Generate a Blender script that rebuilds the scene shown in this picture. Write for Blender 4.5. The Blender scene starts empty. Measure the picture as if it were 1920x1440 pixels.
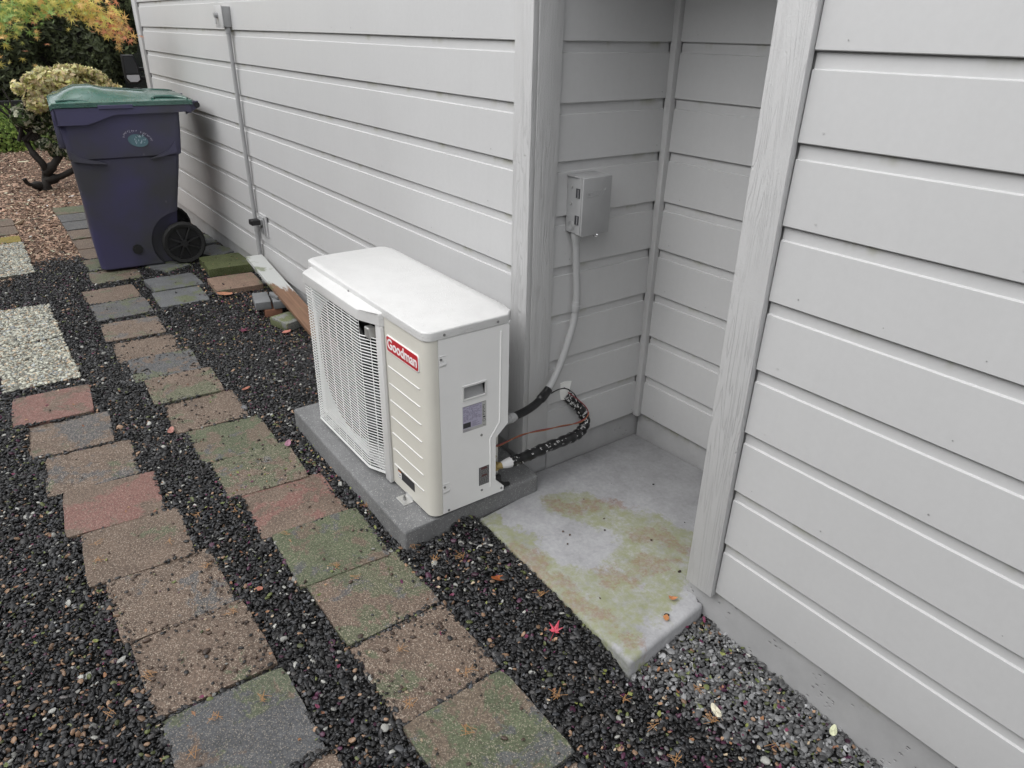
import bpy, bmesh, math, random
import numpy as np
from mathutils import Vector, Matrix, Euler
R = math.radians
rnd = random.Random(7)
npr = np.random.default_rng(11)
sc = bpy.context.scene
C = sc.collection

# ---------------------------------------------------------------- camera, world, sun, exposure
CAM = Vector((1.199, -1.441, 1.453))
cr = Vector((0.58812, 0.80861, 0.01594)).normalized()
cu = Vector((-0.36628, 0.24862, 0.89671))
cu = (cu - cr * cu.dot(cr)).normalized()
cf = cr.cross(cu).normalized() * -1          # forward
cam_d = bpy.data.cameras.new('camera')
cam_d.sensor_width = 36.0
cam_d.lens = 36.0 * 1348.3 / 1920
cam_d.clip_start = 0.02
cam_d.clip_end = 400
cam = bpy.data.objects.new('camera', cam_d)
C.objects.link(cam)
zb = -cf
cam.matrix_world = Matrix(((cr.x, cu.x, zb.x, CAM.x), (cr.y, cu.y, zb.y, CAM.y), (cr.z, cu.z, zb.z, CAM.z), (0, 0, 0, 1)))
sc.camera = cam

SUN_EL, SUN_DIR = 52, Vector((-0.08, -0.80, 0))
world = bpy.data.worlds.new('World')
sc.world = world
world.use_nodes = True
wn = world.node_tree
wn.nodes.clear()
sky = wn.nodes.new('ShaderNodeTexSky')
sky.sky_type = 'NISHITA'
sky.sun_disc = False
sky.sun_elevation = R(SUN_EL)
sky.sun_rotation = math.atan2(SUN_DIR.x, SUN_DIR.y)
sky.air_density = 1.0
sky.dust_density = 2.0
sky.ozone_density = 1.0
hs = wn.nodes.new('ShaderNodeHueSaturation')
hs.inputs['Saturation'].default_value = 0.12
bg = wn.nodes.new('ShaderNodeBackground')
bg.inputs['Strength'].default_value = 0.15
wo = wn.nodes.new('ShaderNodeOutputWorld')
wn.links.new(sky.outputs[0], hs.inputs['Color'])
wn.links.new(hs.outputs[0], bg.inputs['Color'])
wn.links.new(bg.outputs[0], wo.inputs['Surface'])
sun_d = bpy.data.lights.new('sun', 'SUN')
sun_d.energy = 1.4
sun_d.angle = R(95)
sun_d.color = (1.0, 0.985, 0.96)
sun = bpy.data.objects.new('sun', sun_d)
C.objects.link(sun)
sd = Vector((SUN_DIR.x, SUN_DIR.y, 0)).normalized() * math.cos(R(SUN_EL)) + Vector((0, 0, math.sin(R(SUN_EL))))
sun.rotation_euler = sd.to_track_quat('Z', 'Y').to_euler()
sun.location = (0, 0, 8)
sc.view_settings.view_transform = 'Standard'
sc.view_settings.look = 'None'
sc.view_settings.gamma = 1
sc.view_settings.use_curve_mapping = False
sc.view_settings.exposure = 0.80

# ---------------------------------------------------------------- material helpers
class NT:
    def __init__(s, name):
        s.m = bpy.data.materials.new(name)
        s.m.use_nodes = True
        s.t = s.m.node_tree
        s.b = s.t.nodes['Principled BSDF']
        s._tc = None
    def n(s, typ, **kw):
        nd = s.t.nodes.new(typ)
        for k, v in kw.items():
            setattr(nd, k, v)
        return nd
    def l(s, a, b):
        s.t.links.new(a, b)
    def co(s, scale=(1, 1, 1), rand=0.0, rot=(0, 0, 0)):
        tc = s.n('ShaderNodeTexCoord')
        mp = s.n('ShaderNodeMapping')
        mp.inputs['Scale'].default_value = scale
        mp.inputs['Rotation'].default_value = rot
        s.l(tc.outputs['Object'], mp.inputs['Vector'])
        if rand:
            oi = s.n('ShaderNodeObjectInfo')
            mu = s.n('ShaderNodeVectorMath', operation='SCALE')
            cb = s.n('ShaderNodeCombineXYZ')
            for i in range(3):
                s.l(oi.outputs['Random'], cb.inputs[i])
            s.l(cb.outputs[0], mu.inputs[0])
            mu.inputs['Scale'].default_value = rand
            s.l(mu.outputs[0], mp.inputs['Location'])
        return mp.outputs[0]
    def noise(s, vec, scale, detail=4, rough=0.6, dist=0.0):
        nd = s.n('ShaderNodeTexNoise')
        nd.inputs['Scale'].default_value = scale
        nd.inputs['Detail'].default_value = detail
        nd.inputs['Roughness'].default_value = rough
        nd.inputs['Distortion'].default_value = dist
        s.l(vec, nd.inputs['Vector'])
        return nd.outputs['Fac']
    def warp(s, vec, scale, amt, detail=6, rough=0.7):
        nd = s.n('ShaderNodeTexNoise')
        nd.inputs['Scale'].default_value = scale
        nd.inputs['Detail'].default_value = detail
        nd.inputs['Roughness'].default_value = rough
        s.l(vec, nd.inputs['Vector'])
        a = s.n('ShaderNodeVectorMath', operation='SUBTRACT')
        s.l(nd.outputs['Color'], a.inputs[0])
        a.inputs[1].default_value = (0.5, 0.5, 0.5)
        b = s.n('ShaderNodeVectorMath', operation='MULTIPLY_ADD')
        s.l(a.outputs[0], b.inputs[0])
        b.inputs[1].default_value = (amt, amt, 0)
        s.l(vec, b.inputs[2])
        return b.outputs[0]
    def vor(s, vec, scale, feature='F1'):
        nd = s.n('ShaderNodeTexVoronoi', feature=feature)
        nd.inputs['Scale'].default_value = scale
        s.l(vec, nd.inputs['Vector'])
        return nd
    def ramp(s, fac, stops, interp='LINEAR'):
        nd = s.n('ShaderNodeValToRGB')
        cr_ = nd.color_ramp
        cr_.interpolation = interp
        while len(cr_.elements) < len(stops):
            cr_.elements.new(0.5)
        for e, (p, c) in zip(cr_.elements, stops):
            e.position = p
            e.color = (c, c, c, 1) if not hasattr(c, '__len__') else (c[0], c[1], c[2], 1)
        s.l(fac, nd.inputs[0])
        return nd.outputs[0]
    def mix(s, fac, a, b, mode='MIX'):
        nd = s.n('ShaderNodeMix', data_type='RGBA', blend_type=mode)
        for sock, v in ((nd.inputs[0], fac), (nd.inputs[6], a), (nd.inputs[7], b)):
            if hasattr(v, 'is_linked'):
                s.l(v, sock)
            elif isinstance(v, (int, float)):
                sock.default_value = v if sock.type == 'VALUE' else (v, v, v, 1)
            else:
                sock.default_value = (v[0], v[1], v[2], 1)
        return nd.outputs[2]
    def math(s, op, a, b=0.0):
        nd = s.n('ShaderNodeMath', operation=op)
        for sock, v in ((nd.inputs[0], a), (nd.inputs[1], b)):
            if hasattr(v, 'is_linked'):
                s.l(v, sock)
            else:
                sock.default_value = v
        return nd.outputs[0]
    def bump(s, h, strength=0.3, dist=0.002, prev=None):
        nd = s.n('ShaderNodeBump')
        nd.inputs['Strength'].default_value = strength
        nd.inputs['Distance'].default_value = dist
        s.l(h, nd.inputs['Height'])
        if prev is not None:
            s.l(prev, nd.inputs['Normal'])
        s.l(nd.outputs[0], s.b.inputs['Normal'])
        return nd.outputs[0]
    def set(s, color=None, rough=None, metal=None, spec=None):
        for k, v in (('Base Color', color), ('Roughness', rough), ('Metallic', metal), ('Specular IOR Level', spec)):
            if v is None:
                continue
            if hasattr(v, 'is_linked'):
                s.l(v, s.b.inputs[k])
            elif k == 'Base Color':
                s.b.inputs[k].default_value = (v[0], v[1], v[2], 1)
            else:
                s.b.inputs[k].default_value = v
        return s

def plain(name, col, rough=0.5, metal=0.0, spec=0.5, var=0.06, bumps=0.0, bscale=200):
    k = NT(name)
    v = k.co(rand=3)
    nz = k.noise(v, 9, 5)
    f = k.ramp(nz, [(0.3, 1 - var), (0.7, 1 + var)])
    k.set(k.mix(1.0, col, f, 'MULTIPLY'), rough, metal, spec)
    if bumps:
        k.bump(k.noise(v, bscale, 3), bumps, 0.001)
    return k.m

WALLC = (0.500, 0.502, 0.505)
def m_paint():
    k = NT('wall_paint')
    v = k.co(rand=0)
    big = k.noise(v, 1.3, 3)
    f = k.ramp(big, [(0.3, 0.965), (0.7, 1.02)])
    fine = k.noise(v, 60, 4)
    f2 = k.ramp(fine, [(0.35, 0.985), (0.65, 1.01)])
    c = k.mix(1.0, WALLC, f, 'MULTIPLY')
    c = k.mix(1.0, c, f2, 'MULTIPLY')
    # sparse dirt specks
    vo = k.vor(v, 14)
    spk = k.ramp(vo.outputs['Distance'], [(0.018, 0.8), (0.03, 1.0)])
    c = k.mix(1.0, c, spk, 'MULTIPLY')
    sp = k.n('ShaderNodeSeparateXYZ')
    k.l(v, sp.inputs[0])
    ph = k.math('FRACT', k.math('DIVIDE', k.math('SUBTRACT', sp.outputs[2], 0.12 - 1.78), 0.178))
    band = k.math('MULTIPLY', k.ramp(ph, [(0.86, 0.0), (0.97, 1.0)]), k.ramp(k.noise(k.co((1, 1, 0.2)), 7, 4, 0.6), [(0.56, 0.0), (0.66, 1.0)]))
    c = k.mix(k.math('MULTIPLY', band, 0.45), c, (0.20, 0.20, 0.08))
    runs = k.ramp(k.noise(k.co((22, 22, 1.1)), 1.0, 5, 0.7), [(0.3, 0.985), (0.55, 1.0)])
    c = k.mix(1.0, c, runs, 'MULTIPLY')
    low = k.ramp(k.math('ADD', sp.outputs[2], k.math('MULTIPLY', k.noise(v, 9, 5), 0.15)), [(0.16, 0.90), (0.36, 1.0)])
    c = k.mix(1.0, c, low, 'MULTIPLY')
    k.set(c, 0.42, spec=0.4)
    bb = k.bump(k.noise(v, 4, 2), 0.25, 0.004)
    k.bump(k.noise(v, 350, 3), 0.12, 0.001, bb)
    return k.m
def m_trim(axis='z'):
    k = NT('trim_paint_wood_grain')
    sc_ = (26, 26, 1.6)
    v = k.co(sc_, rand=5)
    n1 = k.noise(v, 2.2, 5, 0.65, 1.2)
    nn = k.noise(k.co((13, 13, 0.75), rand=5), 1.0, 3, 0.55, 0.6)
    fr_ = k.math('FRACT', k.math('MULTIPLY', nn, 24.0))
    class _W: pass
    wv = _W(); wv.outputs = {'Fac': k.ramp(fr_, [(0.0, 0.0), (0.10, 0.75), (0.5, 1.0), (0.93, 0.9), (1.0, 0.0)])}
    v2 = k.co((300, 300, 220), rand=5)
    n2 = k.noise(v2, 1, 3, 0.7)
    c = k.mix(1.0, (0.505, 0.506, 0.508), k.ramp(wv.outputs['Fac'], [(0.0, 0.93), (0.3, 1.0)]), 'MULTIPLY')
    k.set(c, 0.4, spec=0.45)
    pm_ = k.ramp(k.noise(k.co((6, 6, 2.2), rand=9), 1.0, 3), [(0.38, 0.0), (0.6, 1.0)])
    b1 = k.bump(k.math('MULTIPLY', wv.outputs['Fac'], pm_), 0.75, 0.0022)
    b2 = k.bump(n1, 0.45, 0.002, b1)
    k.bump(n2, 0.6, 0.0018, b2)
    return k.m
def m_concrete(name, base, speck=0.0, stain=False, rough=0.85, bs=0.25):
    k = NT(name)
    v = k.co(rand=0 if stain else 4)
    n1 = k.noise(v, 5, 8, 0.65)
    c = k.mix(1.0, base, k.ramp(n1, [(0.25, 0.72), (0.5, 1.0), (0.75, 1.2)]), 'MULTIPLY')
    nf = k.noise(v, 70, 5, 0.7)
    c = k.mix(1.0, c, k.ramp(nf, [(0.3, 0.88), (0.7, 1.1)]), 'MULTIPLY')
    if speck:
        vo = k.vor(v, 260)
        r_ = k.ramp(vo.outputs['Distance'], [(0.16, 1.0), (0.34, 0.0)])
        nz = k.noise(v, 120, 2)
        m_ = k.math('MULTIPLY', r_, k.ramp(nz, [(0.45, 0.0), (0.6, 1.0)]))
        c = k.mix(k.math('MULTIPLY', m_, speck), c, (0.6, 0.6, 0.58))
    if stain:
        # greenish algae field over the outer half, reddish brown streaks across it
        sp = k.n('ShaderNodeSeparateXYZ')
        k.l(v, sp.inputs[0])
        def blobs(lst, wv_):
            out = None
            for cx, cy, rx, ry, rot in lst:
                mp = k.n('ShaderNodeMapping', vector_type='TEXTURE')
                mp.inputs['Location'].default_value = (cx, cy, -0.08)
                mp.inputs['Rotation'].default_value = (0, 0, R(rot))
                mp.inputs['Scale'].default_value = (rx, ry, 1)
                k.l(wv_, mp.inputs['Vector'])
                ln = k.n('ShaderNodeVectorMath', operation='LENGTH')
                k.l(mp.outputs[0], ln.inputs[0])
                q = k.math('SUBTRACT', 1.0, ln.outputs['Value'])
                out = q if out is None else k.math('MAXIMUM', out, q)
            return out
        wob = k.math('MULTIPLY', k.math('SUBTRACT', k.noise(v, 9, 9, 0.72), 0.5), 1.5)
        wob2 = k.math('MULTIPLY', k.math('SUBTRACT', k.noise(k.co((1, 1, 1), rot=(0, 0, 0.7)), 14, 9, 0.75), 0.5), 2.0)
        gm = k.math('ADD', blobs([(-0.36, 0.05, .19, .13, 25), (-0.23, 0.10, .20, .12, 20), (-0.10, 0.17, .16, .10, 30), (-0.02, 0.04, .15, .17, 0), (-0.38, -0.28, .22, .07, 0), (-0.08, -0.26, .30, .10, 0), (0.02, -0.17, .16, .14, 0), (0.11, -0.02, .09, .17, 20), (0.10, -0.30, .20, .08, 0)], k.warp(v, 6, 0.30)), wob)
        g = k.math('MULTIPLY', k.ramp(gm, [(0.10, 0.0), (0.30, 1.0)]), k.ramp(k.noise(v, 38, 7, 0.8), [(0.38, 0.25), (0.58, 1.0)]))
        c = k.mix(k.math('MULTIPLY', g, 0.80), c, (0.235, 0.25, 0.12))
        pm = k.math('ADD', blobs([(-0.40, 0.02, .13, .05, 30), (-0.33, 0.14, .14, .035, 35), (-0.12, 0.10, .07, .05, 10), (-0.04, 0.16, .10, .05, -20), (0.01, 0.01, .12, .05, 60), (-0.02, -0.12, .10, .06, 40), (-0.20, -0.29, .22, .05, 0), (0.02, -0.285, .14, .045, 5), (0.20, -0.27, .05, .03, 0)], k.warp(v, 9, 0.26, 8, 0.75)), wob2)
        pk = k.math('MULTIPLY', k.ramp(pm, [(0.16, 0.0), (0.42, 1.0)]), k.ramp(k.noise(v, 45, 6, 0.8), [(0.40, 0.12), (0.58, 1.0)]))
        c = k.mix(k.math('MULTIPLY', pk, 0.62), c, (0.225, 0.135, 0.095))
        # darker grey toward the back of the nook
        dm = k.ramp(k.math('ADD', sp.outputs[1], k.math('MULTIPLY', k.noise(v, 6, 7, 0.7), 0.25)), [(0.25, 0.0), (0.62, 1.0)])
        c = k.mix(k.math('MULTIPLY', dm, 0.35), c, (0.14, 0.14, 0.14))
        sc1 = k.co((3, 40, 1), rot=(0, 0, 0.9))
        c = k.mix(k.ramp(k.noise(sc1, 3, 5, 0.8), [(0.66, 0.0), (0.74, 0.35)]), c, (0.5, 0.5, 0.46))
        # moss along the gravel edge
        ed = k.ramp(k.math('ADD', k.math('ADD', sp.outputs[1], k.math('MULTIPLY', nf, 0.02)), 0.5), [(0.160, 1.0), (0.186, 0.0)])
        c = k.mix(k.math('MULTIPLY', ed, 0.7), c, (0.10, 0.12, 0.04))
        c = k.mix(1.0, c, k.ramp(k.noise(v, 22, 8, 0.75), [(0.3, 0.85), (0.5, 1.0)]), 'MULTIPLY')
    k.set(c, rough, spec=0.35)
    b1 = k.bump(n1, 0.15, 0.004)
    k.bump(nf, bs, 0.002, b1)
    return k.m
BROWN, GREY, MOSS, PINK = (0.122, 0.088, 0.067), (0.078, 0.081, 0.086), (0.082, 0.096, 0.056), (0.185, 0.090, 0.078)
def m_paver(name, base, patch=None, amt=0.5, patch2=None, amt2=0.5, speck=0.5, scale=6.0):
    k = NT(name)
    v = k.co(rand=37)
    c = base
    n0 = k.noise(v, 8, 6, 0.6)
    c = k.mix(1.0, c, k.ramp(n0, [(0.25, 0.75), (0.75, 1.22)]), 'MULTIPLY')
    if patch:
        a = k.noise(v, scale, 9, 0.74, 0.3)
        lo = 0.62 - 0.24 * amt
        c = k.mix(k.math('MULTIPLY', k.ramp(a, [(lo, 0.0), (lo + 0.025, 1.0)]), 0.85), c, patch)
    if patch2:
        v2 = k.co(rand=91)
        a = k.noise(v2, scale * 0.9, 9, 0.74, 0.3)
        lo = 0.62 - 0.24 * amt2
        c = k.mix(k.math('MULTIPLY', k.ramp(a, [(lo, 0.0), (lo + 0.025, 1.0)]), 0.85), c, patch2)
    nf = k.noise(v, 130, 5, 0.75)
    c = k.mix(1.0, c, k.ramp(nf, [(0.3, 0.5), (0.5, 1.0), (0.72, 1.7)]), 'MULTIPLY')
    vo = k.vor(v, 240)
    m_ = k.math('MULTIPLY', k.ramp(vo.outputs['Distance'], [(0.25, 1.0), (0.5, 0.0)]), k.ramp(k.noise(v, 170, 2), [(0.44, 0.0), (0.56, 1.0)]))
    c = k.mix(k.math('MULTIPLY', m_, speck), c, (0.55, 0.47, 0.38))
    k.set(c, 0.72, spec=0.4)
    b1 = k.bump(nf, 0.6, 0.003)
    k.bump(n0, 0.3, 0.006, b1)
    return k.m
def m_instancer(name, rough=0.4, spec=0.5, fine=60, inst=True):
    k = NT(name)
    at = k.n('ShaderNodeAttribute', attribute_type='INSTANCER' if inst else 'GEOMETRY', attribute_name='col')
    tc = k.n('ShaderNodeTexCoord')
    nz = k.noise(tc.outputs['Object'], fine, 3)
    c = k.mix(1.0, at.outputs['Color'], k.ramp(nz, [(0.3, 0.75), (0.7, 1.25)]), 'MULTIPLY')
    k.set(c, rough, spec=spec)
    k.bump(nz, 0.25, 0.001)
    return k.m
def m_leaf(name, rough=0.5, trans=0.25):
    k = NT(name)
    at = k.n('ShaderNodeAttribute', attribute_type='GEOMETRY', attribute_name='col')
    k.set(at.outputs['Color'], rough, spec=0.35)
    tr = k.n('ShaderNodeBsdfTranslucent')
    k.l(at.outputs['Color'], tr.inputs['Color'])
    mx = k.n('ShaderNodeMixShader')
    mx.inputs[0].default_value = trans
    out = k.t.nodes['Material Output']
    k.l(k.b.outputs[0], mx.inputs[1])
    k.l(tr.outputs[0], mx.inputs[2])
    k.l(mx.outputs[0], out.inputs['Surface'])
    return k.m

M = {}
M['paint'] = m_paint()
M['trim'] = m_trim()
M['foundation'] = m_concrete('foundation_paint', (0.37, 0.371, 0.375), bs=0.3)
def m_found():
    k = NT('foundation_paint_pitted')
    v = k.co()
    n1 = k.noise(v, 6, 7, 0.65)
    c = k.mix(1.0, (0.37, 0.371, 0.375), k.ramp(n1, [(0.25, 0.82), (0.7, 1.1)]), 'MULTIPLY')
    sp = k.n('ShaderNodeSeparateXYZ')
    k.l(v, sp.inputs[0])
    top = k.math('MULTIPLY', k.ramp(sp.outputs[2], [(0.085, 0.0), (0.118, 1.0)]), k.ramp(k.noise(k.co((1, 1, .3)), 8, 5, 0.7), [(0.50, 0.0), (0.60, 1.0)]))
    c = k.mix(k.math('MULTIPLY', top, 0.6), c, (0.17, 0.17, 0.06))
    vo = k.vor(k.co((1, 1, 1.7)), 42)
    pit = k.math('MULTIPLY', k.ramp(vo.outputs['Distance'], [(0.10, 1.0), (0.22, 0.0)]), k.ramp(k.noise(v, 14, 3), [(0.52, 0.0), (0.60, 1.0)]))
    c = k.mix(k.math('MULTIPLY', pit, 0.4), c, (0.12, 0.12, 0.12))
    k.set(c, 0.6, spec=0.4)
    b = k.bump(k.noise(v, 60, 5, 0.7), 0.25, 0.002)
    k.bump(k.math('SUBTRACT', 1.0, pit), 0.9, 0.004, b)
    return k.m
M['foundation'] = m_found()
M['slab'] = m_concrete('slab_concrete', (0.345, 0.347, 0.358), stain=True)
M['pad'] = m_concrete('pad_concrete', (0.165, 0.167, 0.17), speck=0.9, bs=0.5)
M['cmu'] = m_concrete('grey_block', (0.17, 0.175, 0.18))
M['white'] = plain('white_enamel', (0.63, 0.63, 0.625), 0.32, var=0.02)
def m_wetwhite():
    k = NT('wet_white_enamel')
    v = k.co()
    c = k.mix(1.0, (0.64, 0.64, 0.635), k.ramp(k.noise(v, 14, 6, 0.7), [(0.3, 0.93), (0.6, 1.0)]), 'MULTIPLY')
    c = k.mix(k.ramp(k.noise(k.co((3, 3, 3)), 30, 4, 0.8), [(0.68, 0.0), (0.75, 0.5)]), c, (0.30, 0.29, 0.25))
    vo = k.vor(v, 110)
    drop = k.ramp(vo.outputs['Distance'], [(0.12, 1.0), (0.30, 0.0)])
    drop = k.math('MULTIPLY', drop, k.ramp(k.noise(v, 12, 3), [(0.42, 0.0), (0.55, 1.0)]))
    k.set(c, 0.28, spec=0.5)
    k.bump(drop, 0.8, 0.0015)
    return k.m
M['wetwhite'] = m_wetwhite()
M['cabinet'] = plain('pale_grey_enamel', (0.80, 0.80, 0.795), 0.38, var=0.02)
M['ivory'] = plain('ivory_enamel', (0.66, 0.645, 0.585), 0.38, var=0.03)
M['wire'] = plain('guard_wire', (0.72, 0.73, 0.72), 0.35, var=0.02)
M['black'] = plain('black_plastic', (0.012, 0.012, 0.013), 0.5)
M['darkin'] = plain('dark_interior', (0.010, 0.0105, 0.012), 0.8, spec=0.2)
M['fan'] = plain('fan_grey', (0.045, 0.047, 0.05), 0.45)
M['steel'] = plain('zinc_screw', (0.30, 0.30, 0.30), 0.35, metal=0.8)
M['galv'] = plain('galvanised', (0.55, 0.55, 0.54), 0.35, metal=0.7)
M['brass'] = plain('brass', (0.33, 0.25, 0.10), 0.5, metal=0.6)
M['red'] = plain('badge_red', (0.50, 0.018, 0.03), 0.35, var=0.02)
M['letter'] = plain('badge_white', (0.85, 0.85, 0.85), 0.4, var=0.0)
M['lilac'] = plain('label_paper', (0.42, 0.40, 0.52), 0.45, var=0.04)
M['labelgrey'] = plain('label_grey', (0.44, 0.44, 0.43), 0.45, var=0.04)
M['ink'] = plain('label_ink', (0.03, 0.03, 0.035), 0.5)
M['ink2'] = plain('label_ink_violet', (0.14, 0.13, 0.20), 0.5)
M['inkred'] = plain('label_ink_red', (0.30, 0.04, 0.03), 0.5)
M['inkorange'] = plain('label_ink_orange', (0.7, 0.25, 0.05), 0.5)
M['boxgrey'] = plain('box_grey_paint', (0.30, 0.303, 0.307), 0.45, bumps=0.05)
M['pvc'] = plain('grey_conduit', (0.34, 0.343, 0.347), 0.4)
M['tape'] = plain('black_tape', (0.010, 0.010, 0.011), 0.28, bumps=0.5, bscale=60)
M['tapemark'] = plain('tape_print_white', (0.62, 0.62, 0.62), 0.4)
M['wirer'] = plain('cable_red', (0.20, 0.045, 0.05), 0.5)
M['wireo'] = plain('cable_orange', (0.27, 0.10, 0.04), 0.5)
M['putty'] = plain('white_sealant', (0.86, 0.86, 0.84), 0.6, bumps=0.8, bscale=30)
M['bark'] = plain('dark_bark', (0.016, 0.013, 0.011), 0.8, bumps=0.8, bscale=40, var=0.3)
M['soil'] = plain('dark_soil', (0.014, 0.013, 0.012), 0.9, bumps=0.7, bscale=80, var=0.3)
M['mulchsoil'] = plain('mulch_soil', (0.075, 0.045, 0.030), 0.9, bumps=0.9, bscale=60, var=0.35)
M['pebble'] = m_instancer('pebble_stone', 0.38, 0.42)
M['chip'] = m_instancer('bark_chip', 0.75, 0.3)
M['leaf'] = m_leaf('leaf_surface', 0.45, 0.38)
M['litter'] = m_leaf('fallen_leaf_surface', 0.45, 0.1)
M['foliage_dark'] = m_leaf('hedge_leaf', 0.6, 0.15)
M['shingle'] = plain('roof_shingle', (0.10, 0.10, 0.10), 0.9, bumps=0.5)
M['timber'] = plain('black_timber', (0.02, 0.02, 0.022), 0.8, bumps=0.4, bscale=50)
M['glass'] = plain('dark_glass', (0.01, 0.012, 0.014), 0.05, spec=0.8)
M['chrome'] = plain('chrome', (0.75, 0.75, 0.77), 0.08, metal=1.0)
M['carpaint'] = plain('black_car_paint', (0.012, 0.013, 0.015), 0.18, spec=0.7)
M['rubber'] = plain('rubber', (0.012, 0.012, 0.012), 0.75, bumps=0.3, bscale=90)
def m_bin():
    k = NT('violet_bin_plastic')
    v = k.co()
    a = k.noise(v, 2.2, 4, 0.5)
    c = k.mix(k.ramp(a, [(0.4, 0.0), (0.6, 1.0)]), (0.058, 0.058, 0.068), (0.064, 0.060, 0.125))
    st = k.co((90, 90, 3))
    s_ = k.noise(st, 1, 4, 0.8)
    c = k.mix(k.ramp(s_, [(0.62, 0.0), (0.75, 0.25)]), c, (0.10, 0.10, 0.11))
    vo = k.vor(k.co((1, 1, 0.6)), 9)
    c = k.mix(k.ramp(vo.outputs['Distance'], [(0.03, 0.6), (0.06, 0.0)]), c, (0.13, 0.13, 0.15))
    k.set(c, 0.42, spec=0.45)
    k.bump(k.noise(v, 180, 3), 0.25, 0.001)
    return k.m
M['bin'] = m_bin()
def m_lid():
    k = NT('green_lid_plastic')
    v = k.co()
    a = k.noise(v, 5, 4, 0.5)
    c = k.mix(k.ramp(a, [(0.35, 0.0), (0.65, 1.0)]), (0.036, 0.10, 0.078), (0.065, 0.15, 0.125))
    vo = k.vor(v, 55)
    drop = k.ramp(vo.outputs['Distance'], [(0.16, 0.0), (0.34, 1.0)])
    c = k.mix(1.0, c, k.ramp(vo.outputs['Distance'], [(0.15, 0.7), (0.3, 1.0)]), 'MULTIPLY')
    k.set(c, k.ramp(k.noise(v, 9, 3), [(0.4, 0.10), (0.6, 0.26)]), spec=0.9)
    k.bump(drop, 0.5, 0.002)
    return k.m
M['lid'] = m_lid()
def m_board():
    k = NT('weathered_board')
    v = k.co()
    sp = k.n('ShaderNodeSeparateXYZ')
    k.l(v, sp.inputs[0])
    g = k.noise(k.co((3, 60, 60)), 1, 5, 0.7)
    wood = k.mix(k.ramp(g, [(0.3, 0.0), (0.7, 1.0)]), (0.11, 0.060, 0.036), (0.24, 0.135, 0.082))
    edge = k.math('ADD', k.math('SUBTRACT', 0.62, sp.outputs[0]), k.math('MULTIPLY', k.noise(k.co((4, 18, 18)), 1, 6, 0.7), 0.9))
    pm = k.ramp(k.math('ADD', edge, k.math('MULTIPLY', sp.outputs[1], 2.5)), [(0.52, 0.0), (0.58, 1.0)])
    c = k.mix(pm, wood, (0.44, 0.45, 0.44))
    ms = k.ramp(k.noise(v, 7, 5, 0.6), [(0.58, 0.0), (0.66, 0.7)])
    c = k.mix(ms, c, (0.12, 0.14, 0.06))
    k.set(c, 0.6)
    k.bump(g, 0.4, 0.002)
    return k.m
M['board'] = m_board()
PV = {
    'brown': m_paver('paver_brown', BROWN, MOSS, 0.15, None, 0, 0.6),
    'brown_grey': m_paver('paver_brown_grey', BROWN, GREY, 0.35, MOSS, 0.12, 0.7),
    'brown_moss': m_paver('paver_brown_moss', BROWN, MOSS, 0.58, GREY, 0.15, 0.55),
    'moss': m_paver('paver_moss', MOSS, BROWN, 0.35, GREY, 0.25, 0.4),
    'grey_moss': m_paver('paver_grey_moss', GREY, MOSS, 0.40, BROWN, 0.2, 0.35),
    'grey': m_paver('paver_grey', GREY, MOSS, 0.2, None, 0, 0.45),
    'red': m_paver('paver_red', (0.125, 0.090, 0.069), PINK, 0.52, None, 0, 0.45, 3.5),
    'gravel_glare': m_paver('paver_glare_bed', (0.14, 0.14, 0.12), None, 0, None, 0, 0.6),
    'green': m_paver('paver_green', (0.07, 0.085, 0.03), GREY, 0.1, None, 0, 0.2),
    'slate': m_paver('paver_slate', (0.11, 0.115, 0.12), (0.10, 0.115, 0.06), 0.42, None, 0, 0.1),
    'oldbrown': m_paver('paver_old_brown', (0.20, 0.135, 0.10), (0.12, 0.14, 0.08), 0.3, None, 0, 0.2),
}

# ---------------------------------------------------------------- object helpers
def thing(name, label, cat, loc=(0, 0, 0), rz=0.0, group=None, kind=None):
    o = bpy.data.objects.new(name, None)
    o.empty_display_size = 0.1
    C.objects.link(o)
    o.location = loc
    o.rotation_euler = (0, 0, rz)
    o['label'] = label
    o['category'] = cat
    if group: o['group'] = group
    if kind: o['kind'] = kind
    return o
def tag(o, label, cat, group=None, kind=None):
    o['label'] = label
    o['category'] = cat
    if group: o['group'] = group
    if kind: o['kind'] = kind
    return o
def link(name, me, mats, parent=None, loc=None, smooth=False):
    if not isinstance(mats, (list, tuple)): mats = [mats]
    for m in mats:
        if m: me.materials.append(m)
    if smooth:
        for p in me.polygons: p.use_smooth = True
    o = bpy.data.objects.new(name, me)
    C.objects.link(o)
    if parent is not None: o.parent = parent
    if loc is not None: o.location = loc
    return o
def obj(name, bm, mats, parent=None, loc=None, smooth=False):
    bmesh.ops.recalc_face_normals(bm, faces=bm.faces)
    me = bpy.data.meshes.new(name)
    bm.to_mesh(me)
    bm.free()
    return link(name, me, mats, parent, loc, smooth)
def autosmooth(o, ang=35):
    me = o.data
    for p in me.polygons: p.use_smooth = True
    me.set_sharp_from_angle(angle=R(ang))
    return o
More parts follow.
